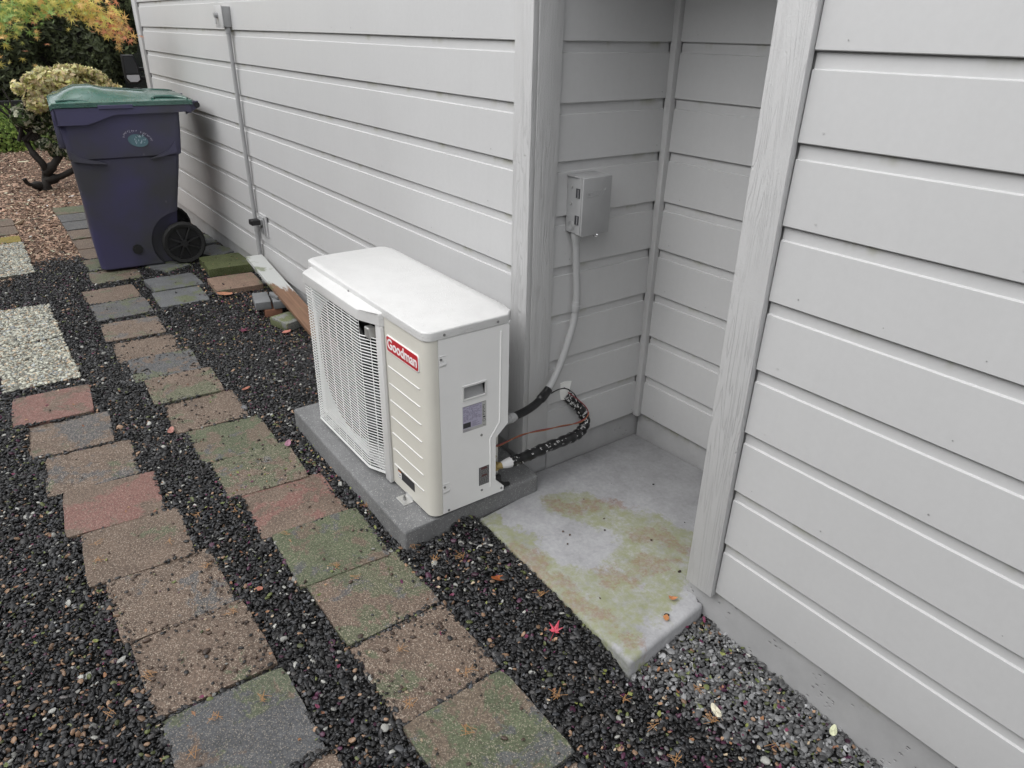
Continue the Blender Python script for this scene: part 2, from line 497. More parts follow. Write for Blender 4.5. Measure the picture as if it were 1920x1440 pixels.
def add_box(bm, x0, x1, y0, y1, z0, z1, bev=0.0, seg=2, mi=0):
    r = bmesh.ops.create_cube(bm, size=1)
    vs = r['verts']
    for v in vs:
        v.co = Vector(((x0 + x1) / 2 + v.co.x * (x1 - x0), (y0 + y1) / 2 + v.co.y * (y1 - y0), (z0 + z1) / 2 + v.co.z * (z1 - z0)))
    fs = set(f for v in vs for f in v.link_faces)
    for f in fs: f.material_index = mi
    if bev:
        es = list(set(e for v in vs for e in v.link_edges))
        r2 = bmesh.ops.bevel(bm, geom=es, offset=bev, segments=seg, profile=0.5, affect='EDGES')
        for f in r2['faces']: f.material_index = mi
def box(name, x0, x1, y0, y1, z0, z1, m, parent=None, bev=0.0, seg=2):
    bm = bmesh.new()
    add_box(bm, x0, x1, y0, y1, z0, z1, bev, seg)
    o = obj(name, bm, m, parent)
    if bev: autosmooth(o)
    return o
def add_prism(bm, pts, z0, z1, f=lambda a, b, z: (a, b, z), mi=0):
    lo = [bm.verts.new(f(a, b, z0)) for a, b in pts]
    hi = [bm.verts.new(f(a, b, z1)) for a, b in pts]
    n = len(pts)
    fs = [bm.faces.new(lo[::-1]), bm.faces.new(hi)]
    for i in range(n):
        fs.append(bm.faces.new((lo[i], lo[(i + 1) % n], hi[(i + 1) % n], hi[i])))
    for q in fs: q.material_index = mi
    return fs, lo, hi
def add_tube(bm, pts, rad, seg=12, cap=True, mi=0):
    pts = [Vector(p) for p in pts]
    rads = rad if hasattr(rad, '__len__') else [rad] * len(pts)
    rings = []
    up = Vector((0, 0, 1))
    prev = None
    for i, p in enumerate(pts):
        t = (pts[min(i + 1, len(pts) - 1)] - pts[max(i - 1, 0)]).normalized()
        if prev is None:
            a = t.cross(up) if abs(t.dot(up)) < 0.95 else t.cross(Vector((1, 0, 0)))
            a.normalize()
        else:
            a = (prev - t * prev.dot(t)).normalized()
        prev = a
        b = t.cross(a)
        rings.append([bm.verts.new(p + (a * math.cos(2 * math.pi * j / seg) + b * math.sin(2 * math.pi * j / seg)) * rads[i]) for j in range(seg)])
    for r0, r1 in zip(rings[:-1], rings[1:]):
        for j in range(seg):
            f = bm.faces.new((r0[j], r0[(j + 1) % seg], r1[(j + 1) % seg], r1[j]))
            f.material_index = mi
            f.smooth = True
    if cap:
        bm.faces.new(rings[0][::-1]).material_index = mi
        bm.faces.new(rings[-1]).material_index = mi
    return rings
def spline(pts, n=10):
    P = [Vector(p) for p in pts]
    P = [P[0] * 2 - P[1]] + P + [P[-1] * 2 - P[-2]]
    out = []
    for i in range(1, len(P) - 2):
        for j in range(n):
            t = j / n
            a, b, c_, d = P[i - 1:i + 3]
            out.append(0.5 * ((2 * b) + (c_ - a) * t + (2 * a - 5 * b + 4 * c_ - d) * t * t + (3 * b - a - 3 * c_ + d) * t ** 3))
    out.append(P[-2])
    return out
def tube(name, pts, rad, m, parent=None, seg=12):
    bm = bmesh.new()
    add_tube(bm, pts, rad, seg)
    o = obj(name, bm, m, parent)
    autosmooth(o, 50)
    return o
def add_disc(bm, c, n, r, seg=8, mi=0, sx=1.0):
    n = Vector(n).normalized()
    a = n.cross(Vector((0, 0, 1)))
    if a.length < 0.1: a = Vector((1, 0, 0))
    a.normalize(); b = n.cross(a)
    vs = [bm.verts.new(Vector(c) + a * math.cos(2 * math.pi * i / seg) * r * sx + b * math.sin(2 * math.pi * i / seg) * r) for i in range(seg)]
    f = bm.faces.new(vs)
    f.material_index = mi
def rrect(x0, x1, y0, y1, r, seg=6):
    rs = r if hasattr(r, '__len__') else [r] * 4     # order: (x1,y0),(x1,y1),(x0,y1),(x0,y0)
    cs = [(x1, y0, -90), (x1, y1, 0), (x0, y1, 90), (x0, y0, 180)]
    out = []
    for (cx, cy, a0), q in zip(cs, rs):
        ox = cx - q if cx == x1 else cx + q
        oy = cy - q if cy == y1 else cy + q
        if q <= 0:
            out.append((cx, cy)); continue
        for i in range(seg + 1):
            a = R(a0 + 90 * i / seg)
            out.append((ox + q * math.cos(a), oy + q * math.sin(a)))
    return out
def text_mesh(name, body, size, m, parent, mat, offset=0.0, extrude=0.0006, spacing=1.0):
    cu_ = bpy.data.curves.new(name, 'FONT')
    cu_.body = body
    cu_.size = size
    cu_.offset = offset
    cu_.extrude = extrude
    cu_.space_character = spacing
    cu_.align_x = 'CENTER'
    cu_.align_y = 'CENTER'
    cu_.resolution_u = 3
    to = bpy.data.objects.new('tmp', cu_)
    C.objects.link(to)
    bpy.context.view_layer.update()
    dg = bpy.context.evaluated_depsgraph_get()
    me = bpy.data.meshes.new_from_object(to.evaluated_get(dg))
    bpy.data.objects.remove(to)
    me.name = name
    me.transform(mat)
    me.materials.clear()
    return link(name, me, m, parent)
def gz(x, y):
    """height of the ground under the gravel's top"""
    x = np.asarray(x, float); y = np.asarray(y, float)
    base = -0.120 - 0.040 * np.clip((x + 0.05) / 0.85, 0, 1.4) ** 1.5
    bank = 0.036 * np.exp(-((y + 0.35) / 0.06) ** 2) * np.clip((0.27 - x) / 0.12, 0, 1) * np.clip((x + 0.62) / 0.08, 0, 1)
    wav = 0.004 * np.sin(x * 5.1 + 1.3 * np.sin(y * 4)) + 0.004 * np.sin(y * 7.3 + x * 2.2) + 0.003 * np.sin(x * 13 + y * 9)
    return base + bank + wav

# ---------------------------------------------------------------- ground
def grid_mesh(name, xs, ys, zf, m, label, cat, kind='structure'):
    X, Y = np.meshgrid(xs, ys, indexing='ij')
    Z = zf(X, Y)
    vs = np.stack([X, Y, Z], -1).reshape(-1, 3)
    nx, ny = len(xs), len(ys)
    fs = [(i * ny + j, (i + 1) * ny + j, (i + 1) * ny + j + 1, i * ny + j + 1) for i in range(nx - 1) for j in range(ny - 1)]
    me = bpy.data.meshes.new(name)
    me.from_pydata(vs.tolist(), [], fs)
    o = link(name, me, m, smooth=True)
    return tag(o, label, cat, kind=kind)
xs = np.concatenate([[-80, -40, -20], np.arange(-12, -2, 0.1), np.arange(-2, 1.6, 0.03), np.arange(1.6, 4.01, 0.1), [8, 20, 60]])
ys = np.concatenate([[-60, -20, -8], np.arange(-4, -1, 0.1), np.arange(-1, 0.9, 0.04), [2, 6, 20, 60]])
def mulch_edge(y):      # x of the boundary between gravel and bark mulch
    y = np.asarray(y, float)
    return -4.78 + 0.25 * np.sin(y * 3.1 + 0.6) - 0.5 * np.clip(y + 0.95, 0, 1) - 0.12 * np.sin(y * 9)
def ground_z(X, Y):
    z = gz(X, Y) - 0.020
    k_ = np.clip((mulch_edge(Y) - X) / 0.5, 0, 1)
    return z * (1 - k_) + k_ * (-0.128 + 0.006 * np.sin(X * 2.3) + 0.006 * np.sin(Y * 3.7 + X))
def m_ground():
    k = NT('ground_soil')
    v = k.co()
    sp = k.n('ShaderNodeSeparateXYZ')
    k.l(v, sp.inputs[0])
    a = k.math('ADD', sp.outputs[0], k.math('MULTIPLY', k.noise(v, 2, 4), 0.5))
    f = k.ramp(k.math('MULTIPLY', a, -0.1), [(0.44, 0.0), (0.47, 1.0)])
    n_ = k.noise(v, 40, 6, 0.7)
    c = k.mix(f, (0.012, 0.012, 0.012), k.mix(k.ramp(n_, [(0.35, 0.0), (0.65, 1.0)]), (0.05, 0.028, 0.018), (0.17, 0.105, 0.07)))
    k.set(c, 0.9)
    k.bump(n_, 0.8, 0.01)
    return k.m
grid_mesh('ground', xs, ys, ground_z, m_ground(), 'dark soil ground under the gravel and the bark mulch', 'ground')

# ---------------------------------------------------------------- house
r_ = 0.178
XB, YC, XD = -0.661, 0.600, 0.172
house = thing('house', 'light grey lap sided house with a recessed nook beside the outdoor unit', 'house', (0, 0, -0.12))
HZ = 0.12       # house empty sits at z=-0.12
def hp(name, bm, m, parent, smooth=False):
    bmesh.ops.translate(bm, verts=bm.verts, vec=(0, 0, HZ))
    return obj(name, bm, m, parent, smooth=smooth)
NC = 14
def board_bm(p0, d, n, L, z0, sag):
    """one lap board: profile extruded along d from p0, outward normal n"""
    prof = [(-0.0185, 0.012), (-0.0125, 0.0008), (0.0026, 0.0), (0.0042, 0.0018), (0.0, r_ - 0.0350), (-0.0007, r_ - 0.0342), (-0.0052, r_ - 0.0330), (-0.0058, r_ - 0.0322), (-0.0078, r_ + 0.009), (-0.0185, r_ + 0.009)]
    bm = bmesh.new()
    ns = max(2, int(L / 0.35))
    rings = []
    ph = rnd.uniform(0, 6)
    for i in range(ns + 1):
        t = L * i / ns
        w = 0.0007 * math.sin(t * 2.1 + ph) + sag * math.sin(math.pi * i / ns)
        q = 0.0006 * math.sin(t * 3.3 + ph * 2)
        rings.append([bm.verts.new(Vector(p0) + Vector(d) * t + Vector(n) * (o + q) + Vector((0, 0, z0 + z + w))) for o, z in prof])
    for a, b in zip(rings[:-1], rings[1:]):
        for j in range(len(prof)):
            bm.faces.new((a[j], a[(j + 1) % len(prof)], b[(j + 1) % len(prof)], b[j]))
    bm.faces.new(rings[0]); bm.faces.new(rings[-1][::-1])
    return bm
def siding(sheath, p0, d, n, L, k0=0):
    for k in range(k0, NC):
        bm = board_bm(p0, d, n, L, k * r_, rnd.uniform(-0.0006, 0.0006))
        hp('siding_board', bm, M['paint'], sheath)
    # nail heads along each board's lower edge
    bm = bmesh.new()
    for k in range(k0, NC):
        t = 0.05 + rnd.uniform(0, 0.03)
        while t < L:
            c = Vector(p0) + Vector(d) * t + Vector(n) * 0.0050 + Vector((0, 0, k * r_ + 0.022 + rnd.uniform(-0.003, 0.004)))
            add_disc(bm, c, n, rnd.uniform(0.0014, 0.0026), 6, mi=0 if rnd.random() < 0.45 else 1)
            t += 0.406 if rnd.random() < 0.8 else 0.2
    o = hp('nail_heads', bm, [M['nail'], M['trim']], sheath)
    o['kind'] = 'stuff'
M['nail'] = plain('nail_dent', (0.27, 0.27, 0.27), 0.6)
TOP = NC * r_
CEIL = 10 * r_ + 0.012
XL = -6.03        # far end of the long wall
def sheathing(x0, x1, y0, y1, label):
    bm = bmesh.new()
    add_box(bm, x0, x1, y0, y1, 0.012, TOP + 0.1)
    o = hp('wall', bm, M['paint'], house)
    o['label'] = label
    return o
wA = sheathing(XL, XB - 0.03, 0.019, 0.14, 'long wall behind the outdoor unit and the bin')
wB = sheathing(XB - 0.14, XB - 0.0195, 0.142, YC + 0.12, 'nook wall carrying the disconnect box')
wC = sheathing(XB, XD + 0.12, YC + 0.0195, YC + 0.13, 'back wall of the nook')
wD = sheathing(XD + 0.022, 4.2, 0.019, 0.14, 'near wall on the right')
wE = sheathing(XD + 0.022, XD + 0.14, 0.142, YC + 0.0175, 'hidden side wall of the nook')
wH = sheathing(XB - 0.03, XD + 0.02, 0.019, 0.14, 'wall above the nook opening')
for v_ in wH.data.vertices:
    if v_.co.z < 1.0: v_.co.z = CEIL + 0.051 + HZ
siding(wA, (XL, 0, 0), (1, 0, 0), (0, -1, 0), XB - 0.078 - XL)
siding(wB, (XB, 0.094, 0), (0, 1, 0), (1, 0, 0), YC - 0.094 - 0.024)
siding(wC, (XB + 0.026, YC, 0), (1, 0, 0), (0, -1, 0), XD - XB - 0.028)
siding(wD, (XD + 0.092, 0, 0), (1, 0, 0), (0, -1, 0), 4.2 - XD - 0.092)
siding(wH, (XB + 0.014, 0, 0), (1, 0, 0), (0, -1, 0), XD - XB - 0.020, 10)
box_h = (XB + 0.014, XD - 0.006)
siding(wE, (XD, 0.094, 0), (0, 1, 0), (-1, 0, 0), YC - 0.12)
def trim(name, x0, x1, y0, y1, z0, z1=TOP, m='trim', bev=0.0025):
    bm = bmesh.new()
    add_box(bm, x0, x1, y0, y1, z0, z1, bev, 2)
    return autosmooth(hp(name, bm, M[m], house))
trim('corner_board', -0.741, -0.650, -0.020, 0.0012, -0.012)
trim('corner_board', -0.6685, -0.648, 0.0015, 0.094, -0.012)
trim('corner_board', 0.168, 0.262, -0.020, 0.0012, -0.014)
trim('corner_board', 0.158, 0.1705, 0.0015, 0.094, -0.012)
trim('corner_board', XL - 0.10, XL, -0.020, 0.0012, -0.012)
trim('corner_board', XL - 0.120, XL - 0.101, -0.022, 0.09, -0.012)
trim('inner_corner_strip', XB - 0.002, XB + 0.026, YC - 0.024, YC + 0.004, -0.010)
# foundation, one part, with the vent opening at the right
bm = bmesh.new()
add_box(bm, XL - 0.1, XB - 0.02, 0.012, 0.12, -0.4, 0.006)
add_box(bm, XB - 0.12, XB - 0.012, 0.121, YC + 0.1, -0.4, 0.006)
add_box(bm, XB, XD, YC + 0.012, YC + 0.1, -0.4, 0.006)
add_box(bm, 0.158, 0.935, 0.012, 0.12, -0.4, 0.006)
add_box(bm, XD + 0.012, XD + 0.1, 0.121, YC + 0.011, -0.4, 0.006)
add_box(bm, 1.40, 4.2, 0.012, 0.12, -0.4, 0.006)
add_box(bm, 0.935, 1.40, 0.012, 0.12, -0.4, -0.15)
hp('foundation', bm, M['foundation'], house)
bm = bmesh.new()
add_box(bm, 0.93, 1.405, 0.115, 0.135, -0.16, 0.008)
hp('crawl_vent', bm, M['darkin'], house)
# roof, soffit, far and back walls, lid over the nook
bm = bmesh.new()
add_box(bm, XL - 0.4, 4.6, -0.32, 5.0, TOP + 0.12, TOP + 0.14)
hp('soffit', bm, M['paint'], house)
bm = bmesh.new()
add_prism(bm, [(-0.34, TOP + 0.142), (5.0, TOP + 0.142), (5.0, TOP + 2.0), (4.8, TOP + 2.0), (-0.34, TOP + 0.26)], XL - 0.45, 4.65, lambda a, b, z: (z, a, b))
hp('roof', bm, M['shingle'], house)
bm = bmesh.new()
add_box(bm, XL - 0.099, XL + 0.02, 0.145, 4.8, -0.3, TOP + 0.1)
hp('end_wall', bm, M['paint'], house)
bm = bmesh.new()
add_box(bm, XB + 0.001, XD - 0.001, 0.142, YC - 0.001, CEIL, CEIL + 0.05)
hp('nook_ceiling', bm, M['paint'], house)

# ---------------------------------------------------------------- concrete slab, equipment pad
def slab_mesh(poly, z0, z1, bev, name, m, label, cat, wob=0.0):
    bm = bmesh.new()
    n = len(poly)
    fs, lo, hi = add_prism(bm, poly, z0, z1)
    top = fs[1]
    es = [e for e in top.edges] + [e for e in bm.edges if abs(e.verts[0].co.z - e.verts[1].co.z) > 1e-4]
    bmesh.ops.bevel(bm, geom=es, offset=bev, segments=4, profile=0.5, affect='EDGES')
    o = obj(name, bm, m)
    autosmooth(o, 40)
    return tag(o, label, cat)
sl = slab_mesh([(-0.548, -0.290), (0.262, -0.336), (0.226, 0.010), (0.156, 0.010), (0.156, YC + 0.010), (XB - 0.010, YC + 0.010), (XB - 0.010, 0.004), (-0.550, 0.004)], -0.26, -0.078, 0.014, 'concrete_slab', M['slab'],
          'weathered concrete slab with green and brown stains filling the nook floor', 'slab')
for v_ in sl.data.vertices: v_.co.z -= 0.040 * (0.25 - v_.co.x)
padE = slab_mesh([(-1.5777, -0.5693), (-0.5385, -0.586), (-0.544, -0.4649), (-0.5563, -0.018), (-0.5701, -0.004), (-1.575, -0.004)], -0.2, -0.0422, 0.010, 'equipment_pad', M['pad'],
          'dark speckled concrete pad under the white outdoor unit', 'equipment pad')

# ---------------------------------------------------------------- outdoor heat pump unit
X0, X1, Y0, Y1, Z0, Z1 = -1.507, -0.5645, -0.464, -0.155, -0.052, 0.600
hpn = thing('heat_pump', 'white outdoor heat pump with wire fan guard and red badge on a pad', 'heat pump', (-0.9966, -0.327, -0.0422))
hpn.scale = (0.985, 0.985, 0.985)
HL = Vector((1.03, 0.31, 0.065))
def ho(name, bm, m, parent=None, ang=35, smooth=True):
    bmesh.ops.translate(bm, verts=bm.verts, vec=HL)
    o = obj(name, bm, m, parent if parent is not None else hpn)
    if smooth: autosmooth(o, ang)
    return o
# cabinet: right wrap-around post, left end, rear; the fan opening is a real hole between
FX0, FX1 = -1.462, -0.905       # fan opening range
bm = bmesh.new()
add_prism(bm, [(-1.4995, -0.452)] + [(a, b) for a, b in []] + [(-1.488, Y0), (FX0, Y0), (FX0, -0.405), (X0 + 0.015, -0.405), (X0, -0.40)][:0] + [(-1.4955, -0.458), (-1.488, Y0), (FX0, Y0), (FX0, -0.40), (X0, -0.40), (X0, -0.445)], Z0, Z1)
add_box(bm, X0, -0.62, -0.40, Y1, Z0, Z1)
ho('rear_cabinet', bm, M['cabinet'])
bm = bmesh.new()
pts = [(FX1, Y0)] + [p for p in rrect(-0.70, X1, Y0, -0.30, [0.034, 0, 0, 0], 8)[:9]] + [(X1, -0.4228), (-0.60, -0.4228), (-0.60, -0.399), (FX1, -0.399)]
add_prism(bm, pts, Z0, Z1)
ho('front_panel', bm, M['ivory'], ang=25)
bm = bmesh.new()
for i in range(7):
    z = 0.4225 - i * 0.0650
    add_box(bm, -0.829, -0.614, Y0 - 0.0030, Y0 + 0.001, z - 0.0016, z + 0.0016, 0.0007, 1)
ho('panel_ridge', bm, M['white'])
# narrow strips above and below the fan opening
bm = bmesh.new()
add_box(bm, FX0, FX1, Y0, -0.402, 0.556, Z1)
ho('opening_rail', bm, M['cabinet'])
bm = bmesh.new()
add_box(bm, FX0, FX1, Y0, -0.402, Z0, -0.028)
ho('opening_rail', bm, M['cabinet'])
# side panel (plate proud of the body) with its notch
plate = [(-0.4215, 0.598), (-0.158, 0.598), (-0.153, 0.590), (-0.153, 0.226), (-0.2035, 0.182), (-0.2035, 0.008), (-0.168, -0.030), (-0.168, -0.050), (-0.4215, -0.050)]
bm = bmesh.new()
fx = lambda a, b, z: (z, a, b)
# plate with rectangular handle hole: split in pieces
HY0, HY1, HZ0, HZ1 = -0.333, -0.248, 0.3675, 0.413
def pl(pts_):
    add_prism(bm, pts_, X1 - 0.020, X1 + 0.0015, fx)
pl([(-0.4215, 0.598), (-0.158, 0.598), (-0.153, 0.590), (-0.153, HZ1), (-0.4215, HZ1)])
pl([(-0.4215, HZ1), (HY0, HZ1), (HY0, HZ0), (-0.4215, HZ0)])
pl([(HY1, HZ1), (-0.153, HZ1), (-0.153, HZ0), (HY1, HZ0)])
pl([(-0.4215, HZ0), (-0.153, HZ0), (-0.153, 0.226), (-0.2035, 0.182), (-0.2035, 0.008), (-0.168, -0.030), (-0.168, -0.050), (-0.4215, -0.050)])
bmesh.ops.remove_doubles(bm, verts=bm.verts, dist=1e-5)
ho('side_panel', bm, M['cabinet'], smooth=False)
# rib on the side panel following the rear edge
rib = [(-0.186, 0.577), (-0.188, 0.242), (-0.2275, 0.188), (-0.2245, -0.012)]
bm = bmesh.new()
add_tube(bm, [(X1 + 0.0012, a, b) for a, b in rib], 0.0036, 8)
ho('panel_rib', bm, M['cabinet'])
# handle recess
bm = bmesh.new()
for a in ((HY0 - 0.005, HY1 + 0.005, HZ1 - 0.0015, HZ1 + 0.0055), (HY0 - 0.005, HY1 + 0.005, HZ0 - 0.0055, HZ0 + 0.0015)):
    add_box(bm, X1 - 0.001, X1 + 0.005, a[0], a[1], a[2], a[3], 0.001, 1)
for a in ((HY0 - 0.0055, HY0 + 0.0015), (HY1 - 0.0015, HY1 + 0.0055)):
    add_box(bm, X1 - 0.001, X1 + 0.0048, a[0], a[1], HZ0 - 0.004, HZ1 + 0.004, 0.001, 1)
ho('handle_frame', bm, M['white'])
bm = bmesh.new()
v = [bm.verts.new(p) for p in [(X1, HY0, HZ1), (X1, HY1, HZ1), (X1 - 0.018, HY1, HZ1 - 0.004), (X1 - 0.018, HY0, HZ1 - 0.004), (X1, HY0, HZ0), (X1, HY1, HZ0), (X1 - 0.006, HY1, HZ0 + 0.004), (X1 - 0.006, HY0, HZ0 + 0.004)]]
for q in ((0, 1, 2, 3), (3, 2, 6, 7), (7, 6, 5, 4), (0, 3, 7, 4), (1, 5, 6, 2)):
    bm.faces.new([v[i] for i in q])
ho('handle_recess', bm, M['boxgrey'], smooth=False)
# inner compartment seen behind the notch
bm = bmesh.new()
add_box(bm, -0.622, -0.604, -0.30, -0.165, Z0, 0.25)
ho('valve_bracket', bm, M['galv'])
bm = bmesh.new()
add_box(bm, -0.604, X1 - 0.021, -0.36, -0.207, Z0 + 0.001, Z1 - 0.001)
ho('inner_housing', bm, M['boxgrey'])
bm = bmesh.new()
add_box(bm, -0.604, X1 - 0.022, -0.2065, -0.17, 0.23, Z1 - 0.001)
ho('rear_flange', bm, M['cabinet'])
bm = bmesh.new()
add_box(bm, -0.62, X1 - 0.02, -0.30, -0.17, Z0 - 0.004, Z0 + 0.004)
ho('base_pan', bm, M['cabinet'])
# lid
bm = bmesh.new()
lp = [(-1.512, -0.405), (-1.508, -0.440), (-1.492, -0.461), (-1.472, -0.4685)] + rrect(-0.8, -0.5615, -0.4685, -0.3, [0.036, 0, 0, 0], 8)[:9] + [(-0.5615, -0.160), (-0.590, -0.126), (-0.65, -0.118), (-1.45, -0.105), (-1.50, -0.122), (-1.514, -0.15)]
fs, lo, hi = add_prism(bm, lp, 0.600, 0.629)
bmesh.ops.bevel(bm, geom=list(fs[1].edges), offset=0.006, segments=4, profile=0.5, affect='EDGES')
ho('lid', bm, M['wetwhite'], ang=50)
# fan guard: hood, side post, bars
plan = [(-1.436, -0.468), (-1.428, -0.503), (-1.42, -0.5065), (-0.962, -0.5065), (-0.950, -0.5035), (-0.880, -0.472)]
bm = bmesh.new()
hood = [(-1.452, Y0 - 0.0005), (-1.443, -0.500), (-1.430, -0.512), (-0.955, -0.512), (-0.935, -0.507), (-0.868, -0.481), (-0.846, -0.481), (-0.840, Y0 - 0.0005)]
fs, lo, hi = add_prism(bm, hood, 0.562, 0.590)
n_ = len(hood)
for i, vv in enumerate(hi):
    if 0 < i < n_ - 1: pass
    if vv.co.y > -0.47: vv.co.z = 0.6115
    else: vv.co.z = 0.600 if vv.co.y < -0.49 else 0.605
bmesh.ops.bevel(bm, geom=[e for e in fs[1].edges if not (e.verts[0].co.y > -0.47 and e.verts[1].co.y > -0.47)], offset=0.004, segments=3, profile=0.5, affect='EDGES')
guard_hood = ho('guard_hood', bm, M['wetwhite'], ang=50)
bm = bmesh.new()
add_box(bm, -0.884, -0.842, -0.479, Y0 - 0.0003, -0.056, 0.562, 0.004, 2)
ho('guard_post', bm, M['white'])
bm = bmesh.new()
pitch = 0.0116
nb = int((0.552 + 0.030) / pitch)
for i in range(nb + 1):
    z = -0.030 + i * pitch
    pp = plan if z < 0.515 else plan[:-2] + [(-0.955, -0.505)]
    pp = [Vector((a, b, z)) for a, b in pp]
    add_tube(bm, pp, 0.00205, 5)
o = ho('guard_bars', bm, M['wire'], ang=60)
o['kind'] = 'stuff'
bm = bmesh.new()
for x in np.linspace(-1.37, -0.958, 7):
    add_tube(bm, [(x, -0.5030, -0.034), (x, -0.5030, 0.562)], 0.0011, 5)
for a, b in (plan[0], (-0.915, -0.4865)):
    add_tube(bm, [(a, b + 0.003, -0.034), (a, b + 0.003, 0.52)], 0.0018, 5)
o = ho('guard_wires', bm, M['wire'], ang=60)
o['kind'] = 'stuff'
bm = bmesh.new()
add_tube(bm, [(a, b, -0.036) for a, b in plan], 0.0032, 6)
ho('guard_rim', bm, M['wire'])
# fan compartment behind the guard
bm = bmesh.new()
add_box(bm, FX0, FX1, -0.4015, -0.400, -0.028, 0.556)
ho('fan_cavity', bm, M['darkin'])
fan = thing('fan', '', '')
del fan['label']; del fan['category']
fan.parent = hpn
fan.location = Vector((-1.19, -0.43, 0.265)) + HL
bm = bmesh.new()
add_tube(bm, [(0, 0.02, 0), (0, -0.02, 0)], 0.055, 20)
h_ = obj('fan_hub', bm, M['fan'], fan); autosmooth(h_)
for k in range(3):
    bm = bmesh.new()
    a0 = k * 2.094 + 0.5
    g = []
    for i in range(7):
        a = a0 + i * 0.24
        g.append([bm.verts.new((rr * math.cos(a), -0.022 + 0.036 * i / 6, rr * math.sin(a))) for rr in (0.055, 0.13, 0.20, 0.245 - 0.02 * abs(i - 3) / 3)])
    for a_, b_ in zip(g[:-1], g[1:]):
        for j in range(3): bm.faces.new((a_[j], a_[j + 1], b_[j + 1], b_[j]))
    o = obj('fan_blade', bm, M['fan'], fan, smooth=True)
bm = bmesh.new()
rg = []
for i in range(48):
    a = 2 * math.pi * i / 48
    rg.append([bm.verts.new((-1.19 + q * math.cos(a), yy, 0.265 + q * math.sin(a))) for q, yy in ((0.262, -0.402), (0.256, -0.45), (0.262, -0.459), (0.275, -0.4615))])
for i in range(48):
    for j in range(3): bm.faces.new((rg[i][j], rg[(i + 1) % 48][j], rg[(i + 1) % 48][j + 1], rg[i][j + 1]))
ho('fan_shroud', bm, M['darkin'])
# tab in the top right corner of the opening and foot bracket
bm = bmesh.new()
add_box(bm, -0.935, -0.905, -0.495, -0.467, 0.500, 0.540, 0.003, 1)
ho('guard_clip', bm, M['galv'])
bm = bmesh.new()
add_box(bm, -0.760, -0.700, -0.502, -0.455, -0.0648, -0.0615, 0.0012, 1)
add_box(bm, -0.757, -0.703, -0.4645, -0.4605, -0.063, -0.045, 0.0012, 1)
ho('mounting_foot', bm, M['galv'])
bm = bmesh.new()
add_tube(bm, [(-0.73, -0.483, -0.0615), (-0.73, -0.483, -0.052)], 0.007, 6)
add_tube(bm, [(-0.73, -0.483, -0.052), (-0.73, -0.483, -0.044)], 0.0035, 6)
ho('anchor_bolt', bm, M['steel'])
for fx_, fy_ in ((-1.38, -0.47), (-1.38, -0.14), (-0.73, -0.14)):
    bm = bmesh.new()
    add_box(bm, fx_ - 0.03, fx_ + 0.03, fy_ - 0.02, fy_ + 0.02, -0.0648, -0.0525)
    ho('mounting_foot', bm, M['galv'])
# badge
bm = bmesh.new()
bd = rrect(-0.826, -0.609, 0.4815, 0.5405, 0.010, 5)
add_prism(bm, bd, Y0 - 0.0032, Y0 - 0.0002, lambda a, b, z: (a, z, b))
badge = ho('brand_badge', bm, M['letter'])
bm = bmesh.new()
bd = rrect(-0.8225, -0.6125, 0.4850, 0.5370, 0.008, 5)
add_prism(bm, bd, Y0 - 0.0042, Y0 - 0.0030, lambda a, b, z: (a, z, b))
ho('badge_field', bm, M['red'], parent=badge)
mt = Matrix.Translation(Vector((-0.7175, Y0 - 0.0046, 0.5115)) + HL) @ Matrix.Rotation(R(90), 4, 'X')
text_mesh('badge_lettering', 'Goodman', 0.0505, M['letter'], badge, mt, offset=0.0011, extrude=0.0004, spacing=0.98)
# screws
def screws(pts_, n, r=0.0042, parent=None, m='steel'):
    for p in pts_:
        bm = bmesh.new()
        n = Vector(n)
        add_tube(bm, [Vector(p), Vector(p) + n * 0.0022], [r * 1.15, r], 8)
        add_box(bm, p[0] - 0.0008 + n.x * 0.0012, p[0] + 0.0008 + n.x * 0.0012, p[1] - 0.0008 + n.y * 0.0012, p[1] + 0.0008 + n.y * 0.0012, p[2] - 0.0034, p[2] + 0.0034)
        ho('screw', bm, M[m], parent)
screws([(X1 + 0.0015, -0.4135, 0.5315), (X1 + 0.0015, -0.4135, 0.058), (X1 + 0.0015, -0.2635, 0.2135), (X1 + 0.0015, -0.263, -0.0115), (X1 + 0.0015, -0.400, -0.041), (X1 + 0.0015, -0.178, -0.036)], (1, 0, 0))
screws([(-0.5612, -0.400, 0.6125), (-0.5612, -0.200, 0.6125)], (1, 0, 0))
screws([(-1.10, -0.4688, 0.612)], (0, -1, 0))
# pressed corner pockets by the seam
for zc in (0.531, 0.058):
    bm = bmesh.new()
    add_box(bm, X1 + 0.0008, X1 + 0.0030, -0.4214, -0.3950, zc + 0.010, zc + 0.013, 0.0008, 1)
    v_ = [bm.verts.new(q) for q in [(X1 + 0.0016, -0.4214, zc - 0.011), (X1 + 0.0016, -0.3925, zc - 0.008), (X1 + 0.0042, -0.3950, zc - 0.017), (X1 + 0.0042, -0.4214, zc - 0.021), (X1 + 0.0016, -0.3950, zc - 0.026), (X1 + 0.0016, -0.4214, zc - 0.027)]]
    bm.faces.new((v_[0], v_[1], v_[2], v_[3])); bm.faces.new((v_[3], v_[2], v_[4], v_[5]))
    ho('screw_pocket', bm, M['white'], smooth=False)
